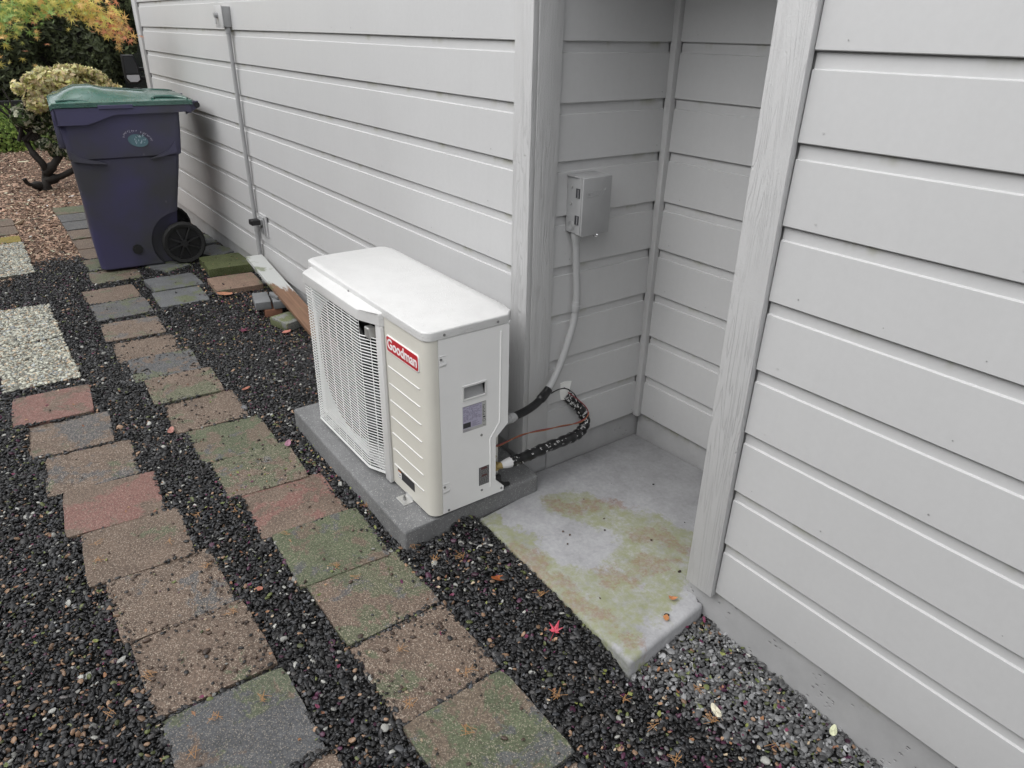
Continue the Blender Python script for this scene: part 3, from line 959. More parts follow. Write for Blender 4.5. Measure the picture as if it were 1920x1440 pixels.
# rating label (flat print) on the side panel
def sheet(name, y0, y1, z0, z1, off, m, parent=None):
    bm = bmesh.new()
    add_box(bm, X1 + 0.0015, X1 + 0.0015 + off, y0, y1, z0, z1)
    return ho(name, bm, M[m], parent, smooth=False)
lab = sheet('rating_label', -0.338, -0.244, 0.2450, 0.3420, 0.0004, 'labelgrey')
sheet('label_field', -0.337, -0.2615, 0.2565, 0.3405, 0.0006, 'lilac', lab)
bm = bmesh.new()
xo = X1 + 0.0023
def dash(y0, y1, z0, z1, mi=0):
    f = bm.faces.new([bm.verts.new((xo, a, b)) for a, b in ((y0, z0), (y1, z0), (y1, z1), (y0, z1))])
    f.material_index = mi
dash(-0.337, -0.250, 0.3395, 0.3405)
dash(-0.3365, -0.3065, 0.2600, 0.2790)                       # black maker block
for i in range(13):
    z = 0.3350 - i * 0.0040
    y = -0.335
    while y < -0.265:
        w = rnd.uniform(0.004, 0.012)
        if rnd.random() < 0.72: dash(y, min(y + w, -0.264), z, z + 0.0013, 1)
        y += w + 0.002
for y in (-0.318, -0.300, -0.285): dash(y, y + 0.0007, 0.285, 0.305, 0)
for i in range(5): dash(-0.300, -0.300 + rnd.uniform(0.01, 0.035), 0.277 - i * 0.004, 0.2782 - i * 0.004, 1)
for i in range(8): dash(-0.2590, -0.2590 + rnd.uniform(0.005, 0.011), 0.326 - i * 0.0052, 0.3283 - i * 0.0052, 0)
for a in range(12):                                          # round approval marks
    t = a / 12 * 6.283
    for zc in (0.270,):
        y, z = -0.2530 + 0.005 * math.cos(t), zc + 0.0055 * math.sin(t)
        dash(y - 0.001, y + 0.001, z - 0.001, z + 0.001)
dash(-0.2580, -0.2480, 0.2795, 0.2845); dash(-0.2580, -0.2480, 0.2510, 0.2522)
for i in range(3): dash(-0.337, -0.337 + 0.035 - i * 0.006, 0.2475 + i * 0.0027, 0.2483 + i * 0.0027, 1)
ho('label_print', bm, [M['ink'], M['ink2']], lab, smooth=False)
wl = sheet('warning_label', -0.2745, -0.2325, 0.0095, 0.0835, 0.0004, 'ink')
bm = bmesh.new(); xo = X1 + 0.0022
for i in range(17):
    z = 0.0785 - i * 0.0042
    y = -0.2720
    while y < -0.2360:
        w = rnd.uniform(0.003, 0.009)
        dash(y, min(y + w, -0.2350), z, z + 0.0014, 1 if (i in (0, 1, 7, 8) and -0.266 < y < -0.244) else 0)
        y += w + 0.0016
ho('label_print', bm, [M['labelgrey'], M['inkred']], wl, smooth=False)
# black caution label low on the front panel
bm = bmesh.new()
add_box(bm, -0.806, -0.684, Y0 - 0.0006, Y0 - 0.0001, -0.011, 0.0245)
cl = ho('caution_label', bm, M['ink'], smooth=False)
bm = bmesh.new()
def fq(x0, x1, z0, z1, mi, o=0.0010):
    f = bm.faces.new([bm.verts.new((a, Y0 - o, b)) for a, b in ((x0, z0), (x1, z0), (x1, z1), (x0, z1))]); f.material_index = mi
fq(-0.804, -0.779, -0.0095, 0.0135, 0)
fq(-0.804, -0.781, 0.0165, 0.0190, 1)
fq(-0.804, -0.783, 0.0143, 0.0155, 1)
fq(-0.799, -0.796, 0.001, 0.010, 2, 0.0014); fq(-0.796, -0.789, -0.001, 0.003, 2, 0.0014); fq(-0.790, -0.786, 0.001, 0.007, 2, 0.0014); fq(-0.794, -0.786, -0.0075, -0.005, 2, 0.0014)
ho('caution_print', bm, [M['letter'], M['inkorange'], M['ink']], cl, smooth=False)
# service valves in the notch
bm = bmesh.new()
add_tube(bm, [(-0.603, -0.190, 0.045), (-0.590, -0.180, 0.045), (-0.583, -0.160, 0.044)], 0.013, 10)
add_tube(bm, [(-0.603, -0.186, 0.045), (-0.580, -0.186, 0.045)], 0.016, 6)
add_tube(bm, [(-0.603, -0.192, 0.085), (-0.588, -0.188, 0.085)], 0.008, 6)
ho('service_valve', bm, M['brass'])
bm = bmesh.new()
add_tube(bm, [(-0.583, -0.166, 0.046), (-0.583, -0.140, 0.044), (-0.584, -0.110, 0.043)], [0.012, 0.018, 0.021], 10)
ho('insulation_end', bm, M['tapemark'])
bm = bmesh.new()
add_tube(bm, spline([(-0.60, -0.185, -0.005), (-0.588, -0.175, -0.02), (-0.590, -0.15, -0.045), (-0.60, -0.12, -0.060)], 5), 0.008, 8)
add_box(bm, -0.603, -0.585, -0.20, -0.16, -0.048, 0.000, 0.004, 1)
ho('lower_fitting', bm, M['black'])

# ---------------------------------------------------------------- line set, cable, conduit
ls = thing('line_set', 'black taped refrigerant line from the outdoor unit up into the nook wall', 'refrigerant line', (-0.60, 0.0, 0.03))
LO = Vector((0.60, 0.0, -0.03))
path = spline([(-0.5573, -0.1447, 0.0641), (-0.5632, -0.0709, 0.0592), (-0.5719, 0.039, 0.0578), (-0.5814, 0.1408, 0.051), (-0.5919, 0.2083, 0.0502), (-0.6016, 0.2467, 0.0745), (-0.6152, 0.2501, 0.1075), (-0.6326, 0.2313, 0.1453), (-0.652, 0.21, 0.172), (-0.664, 0.196, 0.19)], 7)
rads = [0.0205 + 0.0018 * math.sin(i * 1.7) + 0.0008 * rnd.uniform(-1, 1) for i in range(len(path))]
bm = bmesh.new()
add_tube(bm, [p + LO for p in path], rads, 16)
o = obj('taped_pipe', bm, M['tape'], ls); autosmooth(o, 60)
# white print on the tape: small curved dashes hugging the surface
bm = bmesh.new()
for _ in range(230):
    i = rnd.randrange(1, len(path) - 1)
    t = (path[i + 1] - path[i - 1]).normalized()
    a = t.cross(Vector((0, 0, 1))).normalized(); b = t.cross(a)
    ang0 = rnd.uniform(0, 6.283); rr = rads[i] + 0.0006
    base = path[i] + t * rnd.uniform(-0.004, 0.004)
    slant = rnd.uniform(0.3, 0.9)
    for g_ in range(rnd.randint(1, 3)):
        w, ln = rnd.uniform(0.0014, 0.0036), rnd.uniform(0.15, 0.5)
        q = []
        for (u_, v_) in ((0, 0), (ln, slant * ln), (ln, slant * ln + w / 0.006 * 0.35), (0, w / 0.006 * 0.35)):
            an = ang0 + u_
            q.append(bm.verts.new(base + LO + t * (v_ * 0.018 + g_ * 0.005) + (a * math.cos(an) + b * math.sin(an)) * rr))
        bm.faces.new(q)
o = obj('tape_print', bm, M['tapemark'], ls); o['kind'] = 'stuff'
bm = bmesh.new()
bm2pts = [(0.160, 0.253), (0.178, 0.2555), (0.213, 0.249), (0.206, 0.215), (0.214, 0.176), (0.196, 0.172), (0.164, 0.184), (0.158, 0.215)]
add_prism(bm, bm2pts, XB + 0.0005, XB + 0.006, lambda a, b, z: (z, a, b))
bmesh.ops.translate(bm, verts=bm.verts, vec=LO)
o = obj('sealant_patch', bm, M['putty'], ls)
# thermostat wires
cb = thing('control_cable', 'thin red and orange control cable sagging above the taped line', 'cable', (-0.60, 0.0, 0.10))
CO = Vector((0.60, 0.0, -0.10))
c1 = [(-0.573, -0.2235, 0.1449), (-0.573, -0.1841, 0.142), (-0.5778, -0.1089, 0.1426), (-0.5825, -0.0187, 0.1383), (-0.5873, 0.0815, 0.1192), (-0.5929, 0.1737, 0.1017), (-0.5906, 0.2385, 0.1088), (-0.5914, 0.2501, 0.1343), (-0.6011, 0.2359, 0.1628), (-0.6195, 0.213, 0.1888), (-0.645, 0.19, 0.212)]
p1 = spline(c1, 8)
bm = bmesh.new(); add_tube(bm, [p + CO for p in p1], 0.0022, 6)
o = obj('red_wire', bm, M['wirer'], cb); autosmooth(o, 60)
bm = bmesh.new(); add_tube(bm, [p + CO + Vector((0.001, 0.002 * math.sin(i * 0.5), 0.0042 * math.cos(i * 0.35))) for i, p in enumerate(p1[:55])], 0.0020, 6)
o = obj('orange_wire', bm, M['wireo'], cb); autosmooth(o, 60)
bm = bmesh.new(); add_tube(bm, [p + CO for p in spline([(-0.600, 0.068, 0.262), (-0.605, 0.105, 0.264), (-0.615, 0.15, 0.252), (-0.620, 0.195, 0.218), (-0.622, 0.215, 0.190), (-0.615, 0.238, 0.160)], 6)], 0.0022, 6)
add_tube(bm, [p + CO for p in spline([(-0.655, 0.176, 0.232), (-0.648, 0.186, 0.226), (-0.650, 0.198, 0.220), (-0.655, 0.206, 0.207)], 6)], 0.0018, 6)
o = obj('black_wire', bm, M['black'], cb); autosmooth(o, 60)

db = thing('disconnect_box', 'grey metal disconnect box fixed to the nook siding above the conduit', 'electrical box', (XB, 0.205, 0.84))
DO = -Vector((XB, 0.205, 0.84))
def do_(name, bm, m, ang=35, parent=None):
    bmesh.ops.translate(bm, verts=bm.verts, vec=DO)
    o = obj(name, bm, m, parent if parent else db); autosmooth(o, ang); return o
bm = bmesh.new(); add_box(bm, XB + 0.001, XB + 0.080, 0.147, 0.262, 0.838, 1.022, 0.002, 1)
do_('box_body', bm, M['boxgrey'])
bm = bmesh.new()
add_box(bm, XB + 0.0805, XB + 0.0895, 0.142, 0.267, 0.836, 1.026, 0.003, 2)
add_box(bm, XB + 0.002, XB + 0.0800, 0.142, 0.267, 1.0225, 1.0265, 0.001, 1)
add_box(bm, XB + 0.060, XB + 0.0800, 0.1420, 0.1460, 0.838, 1.022, 0.001, 1)
do_('box_cover', bm, M['boxgrey'])
for zc in (0.975, 0.887):
    bm = bmesh.new()
    add_box(bm, XB + 0.056, XB + 0.074, 0.1395, 0.1415, zc - 0.015, zc + 0.015)
    h1 = do_('hinge', bm, M['ink'])
    bm = bmesh.new(); add_box(bm, XB + 0.066, XB + 0.072, 0.1375, 0.1393, zc - 0.014, zc + 0.014)
    do_('hinge_pin', bm, M['chrome'])
for q, rr in (((XB + 0.028, 0.1455, 0.99), 0.0035), ((XB + 0.028, 0.1455, 0.935), 0.0035)):
    bm = bmesh.new(); add_tube(bm, [q, (q[0], q[1] - 0.002, q[2])], rr, 8); do_('rivet', bm, M['galv'])
bm = bmesh.new()
for r0 in (0.016, 0.0105):
    add_tube(bm, [(XB + 0.032 + r0 * math.cos(t / 16 * 6.2832), 0.1462, 0.862 + r0 * math.sin(t / 16 * 6.2832)) for t in range(17)], 0.0011, 4)
do_('knockout', bm, M['boxgrey'])
bm = bmesh.new()
add_tube(bm, spline([(XB + 0.086, 0.198, 0.8365), (XB + 0.0935, 0.198, 0.832), (XB + 0.0935, 0.214, 0.832), (XB + 0.086, 0.214, 0.8375)], 5), 0.0016, 6)
do_('hasp', bm, M['chrome'])
# embossed script-like maker's mark on the cover (its strokes, as far as they can be read)
bm = bmesh.new()
zz, yy = 0.965, 0.155
strokes = [[(0, .9), (0, .1), (.05, 0)], [(.09, .55), (.12, .2), (.16, .55), (.17, .1)], [(.22, .6), (.22, .1)], [(.22, .5), (.27, .62)], [(.31, .4), (.38, .45), (.35, .62), (.30, .45), (.33, .18), (.39, .22)], [(.43, .6), (.43, .15)], [(.43, .5), (.49, .62), (.50, .15)], [(.55, .62), (.55, .15)], [(.55, .82), (.555, .86)],
           [(.60, .65), (.60, -.2)], [(.60, .55), (.66, .65), (.67, .35), (.61, .22)], [(.72, .45), (.75, .65), (.79, .45), (.75, .22), (.72, .45)], [(.84, .75), (.88, .4)], [(.97, .85), (.80, -.35)], [(.05, -.12), (.55, -.06)]]
for s_ in strokes:
    add_tube(bm, [(XB + 0.0897, yy + 0.088 * a, zz + 0.022 * b + 0.006 * a) for a, b in s_], 0.0010, 4)
do_('embossed_mark', bm, M['boxgrey'], 60)

cd = thing('conduit', 'grey flexible conduit curving from the disconnect box to the outdoor unit', 'conduit', (-0.61, 0.17, 0.5))
CO2 = -Vector((-0.61, 0.17, 0.5))
def cdo(name, pts_, rad, m, seg=14):
    bm = bmesh.new(); add_tube(bm, [Vector(p) + CO2 for p in pts_], rad, seg)
    o = obj(name, bm, M[m], cd); autosmooth(o, 45); return o
cdo('box_connector', [(-0.625, 0.170, 0.838), (-0.625, 0.170, 0.818), (-0.625, 0.170, 0.800), (-0.625, 0.170, 0.796), (-0.625, 0.170, 0.788)], [0.019, 0.019, 0.014, 0.0135, 0.0125], 'pvc')
cdo('pipe', spline([(-0.625, 0.170, 0.80), (-0.622, 0.176, 0.70), (-0.617, 0.180, 0.61), (-0.615, 0.174, 0.53), (-0.613, 0.152, 0.455), (-0.610, 0.115, 0.365), (-0.606, 0.078, 0.305), (-0.603, 0.045, 0.268)], 8), 0.0130, 'pvc')
cdo('coupling', [(-0.6155, 0.1785, 0.590), (-0.615, 0.1775, 0.576), (-0.615, 0.177, 0.576), (-0.6148, 0.1765, 0.568), (-0.6146, 0.175, 0.553)], [0.0145, 0.0145, 0.0165, 0.0165, 0.0140], 'pvc')
cdo('taped_section', spline([(-0.604, 0.058, 0.28), (-0.5966, 0.0316, 0.2656), (-0.5856, -0.0115, 0.2497), (-0.5746, -0.0631, 0.242), (-0.571, -0.1201, 0.2365)], 8), [0.0165] * 8 + [0.0175] * 5 + [0.0150] * 20, 'tape')
cdo('unit_connector', [(-0.571, -0.1103, 0.2375), (-0.571, -0.1378, 0.2336), (-0.571, -0.1408, 0.2334), (-0.571, -0.1792, 0.2306)], [0.014, 0.019, 0.016, 0.016], 'pvc')

# ---------------------------------------------------------------- switch box, pipe and outlet on the long wall
sw = thing('switch_box', 'small grey weatherproof switch box high on the long wall', 'switch box', (-3.63, 0, 1.49))
SO = -Vector((-3.63, 0, 1.49))
def so(name, bm, m, root, off, ang=35):
    bmesh.ops.translate(bm, verts=bm.verts, vec=off)
    o = obj(name, bm, m, root); autosmooth(o, ang); return o
bm = bmesh.new(); add_box(bm, -3.700, -3.558, -0.048, -0.0015, 1.438, 1.546, 0.003, 2); so('box_body', bm, M['pvc'], sw, SO)
bm = bmesh.new(); add_box(bm, -3.704, -3.554, -0.054, -0.0485, 1.434, 1.550, 0.002, 2); so('cover', bm, M['paint'], sw, SO)
bm = bmesh.new(); add_tube(bm, [(-3.645, -0.054, 1.50), (-3.645, -0.075, 1.50)], [0.018, 0.014], 10)
add_tube(bm, [(-3.645, -0.068, 1.50), (-3.630, -0.072, 1.455)], 0.005, 6); so('switch_lever', bm, M['pvc'], sw, SO)
wp = thing('conduit_riser', 'straight grey conduit riser running down the long wall beside the bin', 'conduit', (-3.575, -0.024, 0.6))
WO = -Vector((-3.575, -0.024, 0.6))
bm = bmesh.new(); add_tube(bm, [(-3.580, -0.024, 1.432), (-3.578, -0.0245, 0.9), (-3.572, -0.024, 0.27)], 0.0125, 12); so('pipe', bm, M['pvc'], wp, WO)
bm = bmesh.new(); add_tube(bm, [(-3.580, -0.024, 1.437), (-3.580, -0.024, 1.405)], 0.0165, 12); so('box_adapter', bm, M['pvc'], wp, WO)
bm = bmesh.new(); add_tube(bm, [(-3.572, -0.024, 0.285), (-3.572, -0.024, 0.235)], 0.0175, 12); so('coupling', bm, M['pvc'], wp, WO)
bm = bmesh.new(); add_tube(bm, [(-3.572, -0.024, 0.24), (-3.572, -0.024, 0.06), (-3.570, -0.022, -0.12)], 0.0145, 12); so('lower_pipe', bm, M['pvc'], wp, WO)
ot = thing('wall_outlet', 'outdoor outlet plate with a black plug low on the long wall', 'outlet', (-3.46, 0, 0.30))
OO = -Vector((-3.46, 0, 0.30))
bm = bmesh.new()
add_box(bm, -3.528, -3.398, -0.012, -0.0012, 0.225, 0.365, 0.002, 1)
so('mounting_block', bm, M['paint'], ot, OO)
bm = bmesh.new(); add_box(bm, -3.508, -3.422, -0.021, -0.0122, 0.238, 0.352, 0.002, 1); so('plate', bm, M['pvc'], ot, OO)
bm = bmesh.new(); add_box(bm, -3.490, -3.440, -0.034, -0.0212, 0.300, 0.335, 0.002, 1); add_box(bm, -3.490, -3.440, -0.030, -0.0212, 0.252, 0.285, 0.002, 1); so('socket', bm, M['boxgrey'], ot, OO)
bm = bmesh.new(); add_box(bm, -3.492, -3.432, -0.092, -0.0345, 0.305, 0.338, 0.003, 1); so('plug', bm, M['black'], ot, OO)

# ---------------------------------------------------------------- loose board on its props by the wall
bm = bmesh.new()
L_ = 1.30
add_box(bm, 0, L_, -0.0525, 0.0525, -0.012, 0.012, 0.002, 1)
bd_ = obj('wooden_board', bm, M['board'])
bd_.location = (-3.515, -0.083, 0.083)
bd_.rotation_euler = (0, math.atan2(0.195, 1.28), R(-0.8))
tag(bd_, 'long weathered board with flaking paint propped against the long wall', 'board')
def brick(name, x, y, z0, lx, ly, lz, rz, m, label, cat='brick', group=None, bev=0.004):
    bm = bmesh.new(); add_box(bm, -lx / 2, lx / 2, -ly / 2, ly / 2, 0, lz, bev, 2)
    for v in bm.verts: v.co += Vector((rnd.uniform(-1, 1), rnd.uniform(-1, 1), 0)) * 0.0012
    o = obj(name, bm, m); autosmooth(o, 40)
    o.location = (x, y, z0); o.rotation_euler = (0, 0, R(rz))
    return tag(o, label, cat, group)
M['redbrick'] = m_concrete('old_red_brick', (0.20, 0.095, 0.06))
M['mossblock'] = m_paver('mossy_block', (0.17, 0.175, 0.165), (0.11, 0.13, 0.05), 0.5, None, 0, 0.2)
brick('brick', -3.02, -0.165, -0.128, 0.20, 0.10, 0.050, -12, M['redbrick'], 'reddish brick at the bottom of the prop under the board')
brick('brick', -3.035, -0.215, -0.077, 0.195, 0.090, 0.048, -12, M['cmu'], 'grey brick on the outer side of the prop', 'brick')
brick('brick', -3.000, -0.118, -0.077, 0.195, 0.090, 0.048, -12, M['cmu'], 'grey brick on the wall side of the prop', 'brick')
brick('concrete_block', -2.985, -0.115, -0.0285, 0.10, 0.09, 0.020, 8, M['cmu'], 'small grey block wedged between the brick prop and the board', 'block')
brick('concrete_block', -2.74, -0.165, -0.126, 0.17, 0.13, 0.050, 14, M['mossblock'], 'low mossy block in the gravel just left of the outdoor unit', 'block')

# ---------------------------------------------------------------- stepping paths
def paver_mesh(sx, sy, th, seed):
    rr = random.Random(seed)
    bm = bmesh.new()
    nx = 8
    # slightly rounded, chipped outline
    out = []
    for (ax, ay), (bx, by) in zip([(-1, -1), (1, -1), (1, 1), (-1, 1)], [(1, -1), (1, 1), (-1, 1), (-1, -1)]):
        for i in range(nx):
            t = i / nx
            x, y = ax + (bx - ax) * t, ay + (by - ay) * t
            k = 1.0
            if i == 0: k = 0.985
            out.append((x * sx / 2 * k + rr.uniform(-0.0015, 0.0015), y * sy / 2 * k + rr.uniform(-0.0015, 0.0015)))
    fs, lo, hi = add_prism(bm, out, -th, 0)
    bmesh.ops.bevel(bm, geom=list(fs[1].edges), offset=0.004, segments=2, profile=0.6, affect='EDGES')
    bmesh.ops.recalc_face_normals(bm, faces=bm.faces)
    me = bpy.data.meshes.new('paver'); bm.to_mesh(me); bm.free()
    for p in me.polygons: p.use_smooth = True
    me.set_sharp_from_angle(angle=R(40))
    return me
PAVERS = []      # (cx, cy, sx, sy, rz, z, litter density)
path_near = thing('stepping_path', 'path of square pavers running through the gravel closest to the outdoor unit', 'path', (-2, -0.85, -0.12), kind='structure')
path_far = thing('stepping_path', 'outer path of square pavers running along the left side of the gravel', 'path', (-2, -1.4, -0.12), kind='structure')
def paver(path, cx, cy, sx, sy, rz, mk, dens, dz=0.0, seed=None):
    me = paver_mesh(sx, sy, 0.05, seed or int(abs(cx * 1000)))
    me.materials.append(PV[mk])
    o = bpy.data.objects.new('paver', me)
    C.objects.link(o)
    o.parent = path
    z = float(gz(cx, cy)) + 0.001 + dz if cx > -4.6 else -0.116 + dz
    o.location = Vector((cx, cy, z)) - Vector(path.location)
    o.rotation_euler = (R(rnd.uniform(-0.7, 0.7)), R(rnd.uniform(-0.7, 0.7)), R(rz))
    PAVERS.append((cx, cy, sx, sy, R(rz), z, dens))
    return o
near = [(0.205, -0.762, 'moss', .35), (-0.110, -0.762, 'brown', .75), (-0.425, -0.762, 'brown_moss', .25), (-0.718, -0.775, 'moss', .20), (-1.018, -0.790, 'red', .15), (-1.318, -0.818, 'brown_moss', .35), (-1.620, -0.832, 'moss', .25), (-1.925, -0.856, 'brown', .55), (-2.232, -0.872, 'brown_moss', .5),
        (-2.540, -0.892, 'grey_moss', .9), (-2.848, -0.914, 'brown', .7), (-3.18, -0.918, 'brown_grey', .3), (-3.55, -0.912, 'grey_moss', .3), (-3.885, -0.915, 'brown', .15), (-4.31, -0.82, 'brown_moss', .3), (-4.625, -0.80, 'moss', .25), (-4.94, -0.785, 'brown', .15), (-5.27, -0.78, 'brown', .15), (-5.62, -0.775, 'brown_grey', .1), (-5.96, -0.77, 'grey', .1), (-6.29, -0.77, 'grey', .1), (-6.62, -0.77, 'moss', .1)]
for i, (x, y, mk, dn) in enumerate(near):
    paver(path_near, x, y, 0.308, 0.310, (-3.2 if -3.5 < x < -0.6 else 0) + rnd.uniform(-1, 1), mk, dn)
PV['yellow'] = m_paver('paver_yellow_moss', (0.22, 0.17, 0.03), MOSS, 0.2, None, 0, 0.3)
paver(path_far, -5.72, -1.43, 0.20, 0.33, 0, 'yellow', 0)
paver(path_near, 0.52, -0.76, 0.30, 0.305, 1.0, 'brown', .4)
far = [(0.16, -1.235, 'brown', .3), (-0.155, -1.248, 'grey_moss', .12), (-0.475, -1.255, 'brown', .95), (-0.785, -1.272, 'brown_grey', .75), (-1.085, -1.305, 'brown', .15), (-1.392, -1.325, 'red', .08), (-1.718, -1.350, 'brown_grey', .08), (-2.042, -1.380, 'brown_grey', .06), (-2.360, -1.410, 'red', .08),
       (-2.78, -1.420, 'gravel_glare', 0), (-3.09, -1.425, 'gravel_glare', 0), (-3.40, -1.425, 'gravel_glare', 0), (-3.71, -1.425, 'gravel_glare', 0), (-4.80, -1.425, 'gravel_glare', 0), (-5.11, -1.42, 'gravel_glare', 0), (-5.42, -1.42, 'gravel_glare', 0), (-6.05, -1.42, 'brown', .1), (-6.38, -1.42, 'brown', .1)]
glare_pavers = []
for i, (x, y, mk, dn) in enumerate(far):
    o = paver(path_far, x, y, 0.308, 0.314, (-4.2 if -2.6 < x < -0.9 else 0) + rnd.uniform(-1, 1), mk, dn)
    if mk == 'gravel_glare': glare_pavers.append(o)

# loose pavers near the wall, each a thing of its own
def loose(cx, cy, sx, sy, th, rz, z, mk, label):
    me = paver_mesh(sx, sy, th, int(abs(cx * 777)))
    me.materials.append(PV[mk])
    o = bpy.data.objects.new('paving_slab', me); C.objects.link(o)
    o.location = (cx, cy, z); o.rotation_euler = (R(rnd.uniform(-1, 1)), R(rnd.uniform(-1, 1)), R(rz))
    PAVERS.append((cx, cy, sx, sy, R(rz), z, 0.12))
    return tag(o, label, 'paving slab')
loose(-3.885, -0.530, 0.31, 0.31, 0.03, 1, -0.106, 'slate', 'flat green tinged slate paver between the stepping path and the bin wheel')
loose(-3.560, -0.565, 0.31, 0.29, 0.03, -2, -0.108, 'slate', 'flat plain grey paver nearest the long gravel bed')
loose(-3.625, -0.200, 0.31, 0.30, 0.035, -4, -0.092, 'oldbrown', 'brown paver with mossy rim lying beside the propped board')
loose(-4.065, -0.130, 0.36, 0.30, 0.055, -4, -0.070, 'green', 'thick moss green paver raised above its neighbours near the wall')
loose(-4.45, -0.10, 0.28, 0.22, 0.03, 24, -0.090, 'slate', 'plain grey paver behind the thick green one in the wall corner')
loose(-4.85, -0.12, 0.30, 0.22, 0.03, 0, -0.096, 'slate', 'shaded grey paver farthest back against the wall behind the bin wheel')
loose(-4.30, -0.47, 0.24, 0.2, 0.03, 30, -0.110, 'slate', 'small grey paver poking out from under the bin beside its wheel')

# ---------------------------------------------------------------- gravel (geometry nodes: pebbles instanced on points)
def pebble_group(name, mat, flat, subdiv=2, amp=0.5):
    g = bpy.data.node_groups.new(name, 'GeometryNodeTree')
    g.interface.new_socket('Geometry', in_out='INPUT', socket_type='NodeSocketGeometry')
    g.interface.new_socket('Geometry', in_out='OUTPUT', socket_type='NodeSocketGeometry')
    N, L = g.nodes, g.links
    gi, go = N.new('NodeGroupInput'), N.new('NodeGroupOutput')
    mp = N.new('GeometryNodeMeshToPoints')
    L.new(gi.outputs[0], mp.inputs['Mesh'])
    g2i = N.new('GeometryNodeGeometryToInstance')
    for s in range(5):
        ico = N.new('GeometryNodeMeshIcoSphere')
        ico.inputs['Radius'].default_value = 0.5
        ico.inputs['Subdivisions'].default_value = subdiv
        sp = N.new('GeometryNodeSetPosition')
        pos = N.new('GeometryNodeInputPosition')
        nz = N.new('ShaderNodeTexNoise')
        nz.noise_dimensions = '4D'
        nz.inputs['W'].default_value = s * 7.3
        nz.inputs['Scale'].default_value = 1.5
        nz.inputs['Detail'].default_value = 1
        sub = N.new('ShaderNodeVectorMath'); sub.operation = 'SUBTRACT'
        sub.inputs[1].default_value = (0.5, 0.5, 0.5)
        scl = N.new('ShaderNodeVectorMath'); scl.operation = 'SCALE'
        scl.inputs['Scale'].default_value = amp
        L.new(pos.outputs[0], nz.inputs['Vector'])
        L.new(nz.outputs['Color'], sub.inputs[0])
        L.new(sub.outputs[0], scl.inputs[0])
        L.new(ico.outputs['Mesh'], sp.inputs['Geometry'])
        L.new(scl.outputs[0], sp.inputs['Offset'])
        sm = N.new('GeometryNodeSetShadeSmooth')
        sm.inputs['Shade Smooth'].default_value = not flat
        L.new(sp.outputs[0], sm.inputs[0])
        mt_ = N.new('GeometryNodeSetMaterial')
        mt_.inputs['Material'].default_value = mat
        L.new(sm.outputs[0], mt_.inputs['Geometry'])
        L.new(mt_.outputs[0], g2i.inputs[0])
    iop = N.new('GeometryNodeInstanceOnPoints')
    iop.inputs['Pick Instance'].default_value = True
    L.new(mp.outputs[0], iop.inputs['Points'])
    L.new(g2i.outputs[0], iop.inputs['Instance'])
    for nm, sock, dt in (('pick', 'Instance Index', 'INT'), ('rot', 'Rotation', 'FLOAT_VECTOR'), ('scl', 'Scale', 'FLOAT_VECTOR')):
        na = N.new('GeometryNodeInputNamedAttribute')
        na.data_type = dt
        na.inputs['Name'].default_value = nm
        if nm == 'rot':
            e2r = N.new('FunctionNodeEulerToRotation')
            L.new(na.outputs[0], e2r.inputs[0])
            L.new(e2r.outputs[0], iop.inputs[sock])
        else:
            L.new(na.outputs[0], iop.inputs[sock])
    L.new(iop.outputs[0], go.inputs[0])
    return g
def scatter(name, P, S, ROT, COL, group, label, cat, parent=None):
    n = len(P)
    me = bpy.data.meshes.new(name)
    me.vertices.add(n)
    me.vertices.foreach_set('co', np.asarray(P, np.float32).ravel())
    for nm, dt, arr, key in (('scl', 'FLOAT_VECTOR', S, 'vector'), ('rot', 'FLOAT_VECTOR', ROT, 'vector')):
        a = me.attributes.new(nm, dt, 'POINT')
        a.data.foreach_set(key, np.asarray(arr, np.float32).ravel())
    a = me.attributes.new('col', 'FLOAT_COLOR', 'POINT')
    a.data.foreach_set('color', np.concatenate([np.asarray(COL, np.float32), np.ones((n, 1), np.float32)], 1).ravel())
    a = me.attributes.new('pick', 'INT', 'POINT')
    a.data.foreach_set('value', npr.integers(0, 5, n).astype(np.int32))
    o = bpy.data.objects.new(name, me)
    C.objects.link(o)
    md = o.modifiers.new('scatter', 'NODES')
    md.node_group = group
    o['kind'] = 'stuff'
    if parent is None:
        o['label'] = label; o['category'] = cat
    else:
        o.parent = parent
    return o
G_PEB = pebble_group('pebbles', M['pebble'], False)
G_CHIP = pebble_group('chips', M['chip'], True, 1, 0.6)

def inside_pavers(x, y, m=0.0):
    """index of the paver under each point or -1"""
    idx = np.full(x.shape, -1)
    for i, (cx, cy, sx, sy, rz, z, dn) in enumerate(PAVERS):
        c_, s_ = math.cos(-rz), math.sin(-rz)
        u = (x - cx) * c_ - (y - cy) * s_
        w = (x - cx) * s_ + (y - cy) * c_
        idx[(np.abs(u) < sx / 2 + m) & (np.abs(w) < sy / 2 + m)] = i
    return idx
def blocked(x, y):
    b = (y > 0.010) & (x < 0.935) & ~((x > XB) & (x < 0.16) & (y < 0.6))
    b |= (y > 0.11)
    b |= (x > -1.580) & (x < -0.536 - 0.028 * (y + 0.586)) & (y > -0.585 - 0.0167 * (x + 0.538)) & (y < 0.0)
    yl = -0.336 + 0.043 * (0.262 - x)
    b |= (x > -0.55) & (x < 0.262 - 0.104 * (y + 0.336)) & (y > yl)
    return b
def smooth_noise(x, y, s, seed):
    q = np.random.default_rng(seed)
    a = np.zeros_like(x)
    for _ in range(6):
        th = q.uniform(0, 6.28); f = s * q.uniform(0.6, 1.6); ph = q.uniform(0, 6.28)
        a += np.sin((x * math.cos(th) + y * math.sin(th)) * f + ph)
    return a / 6
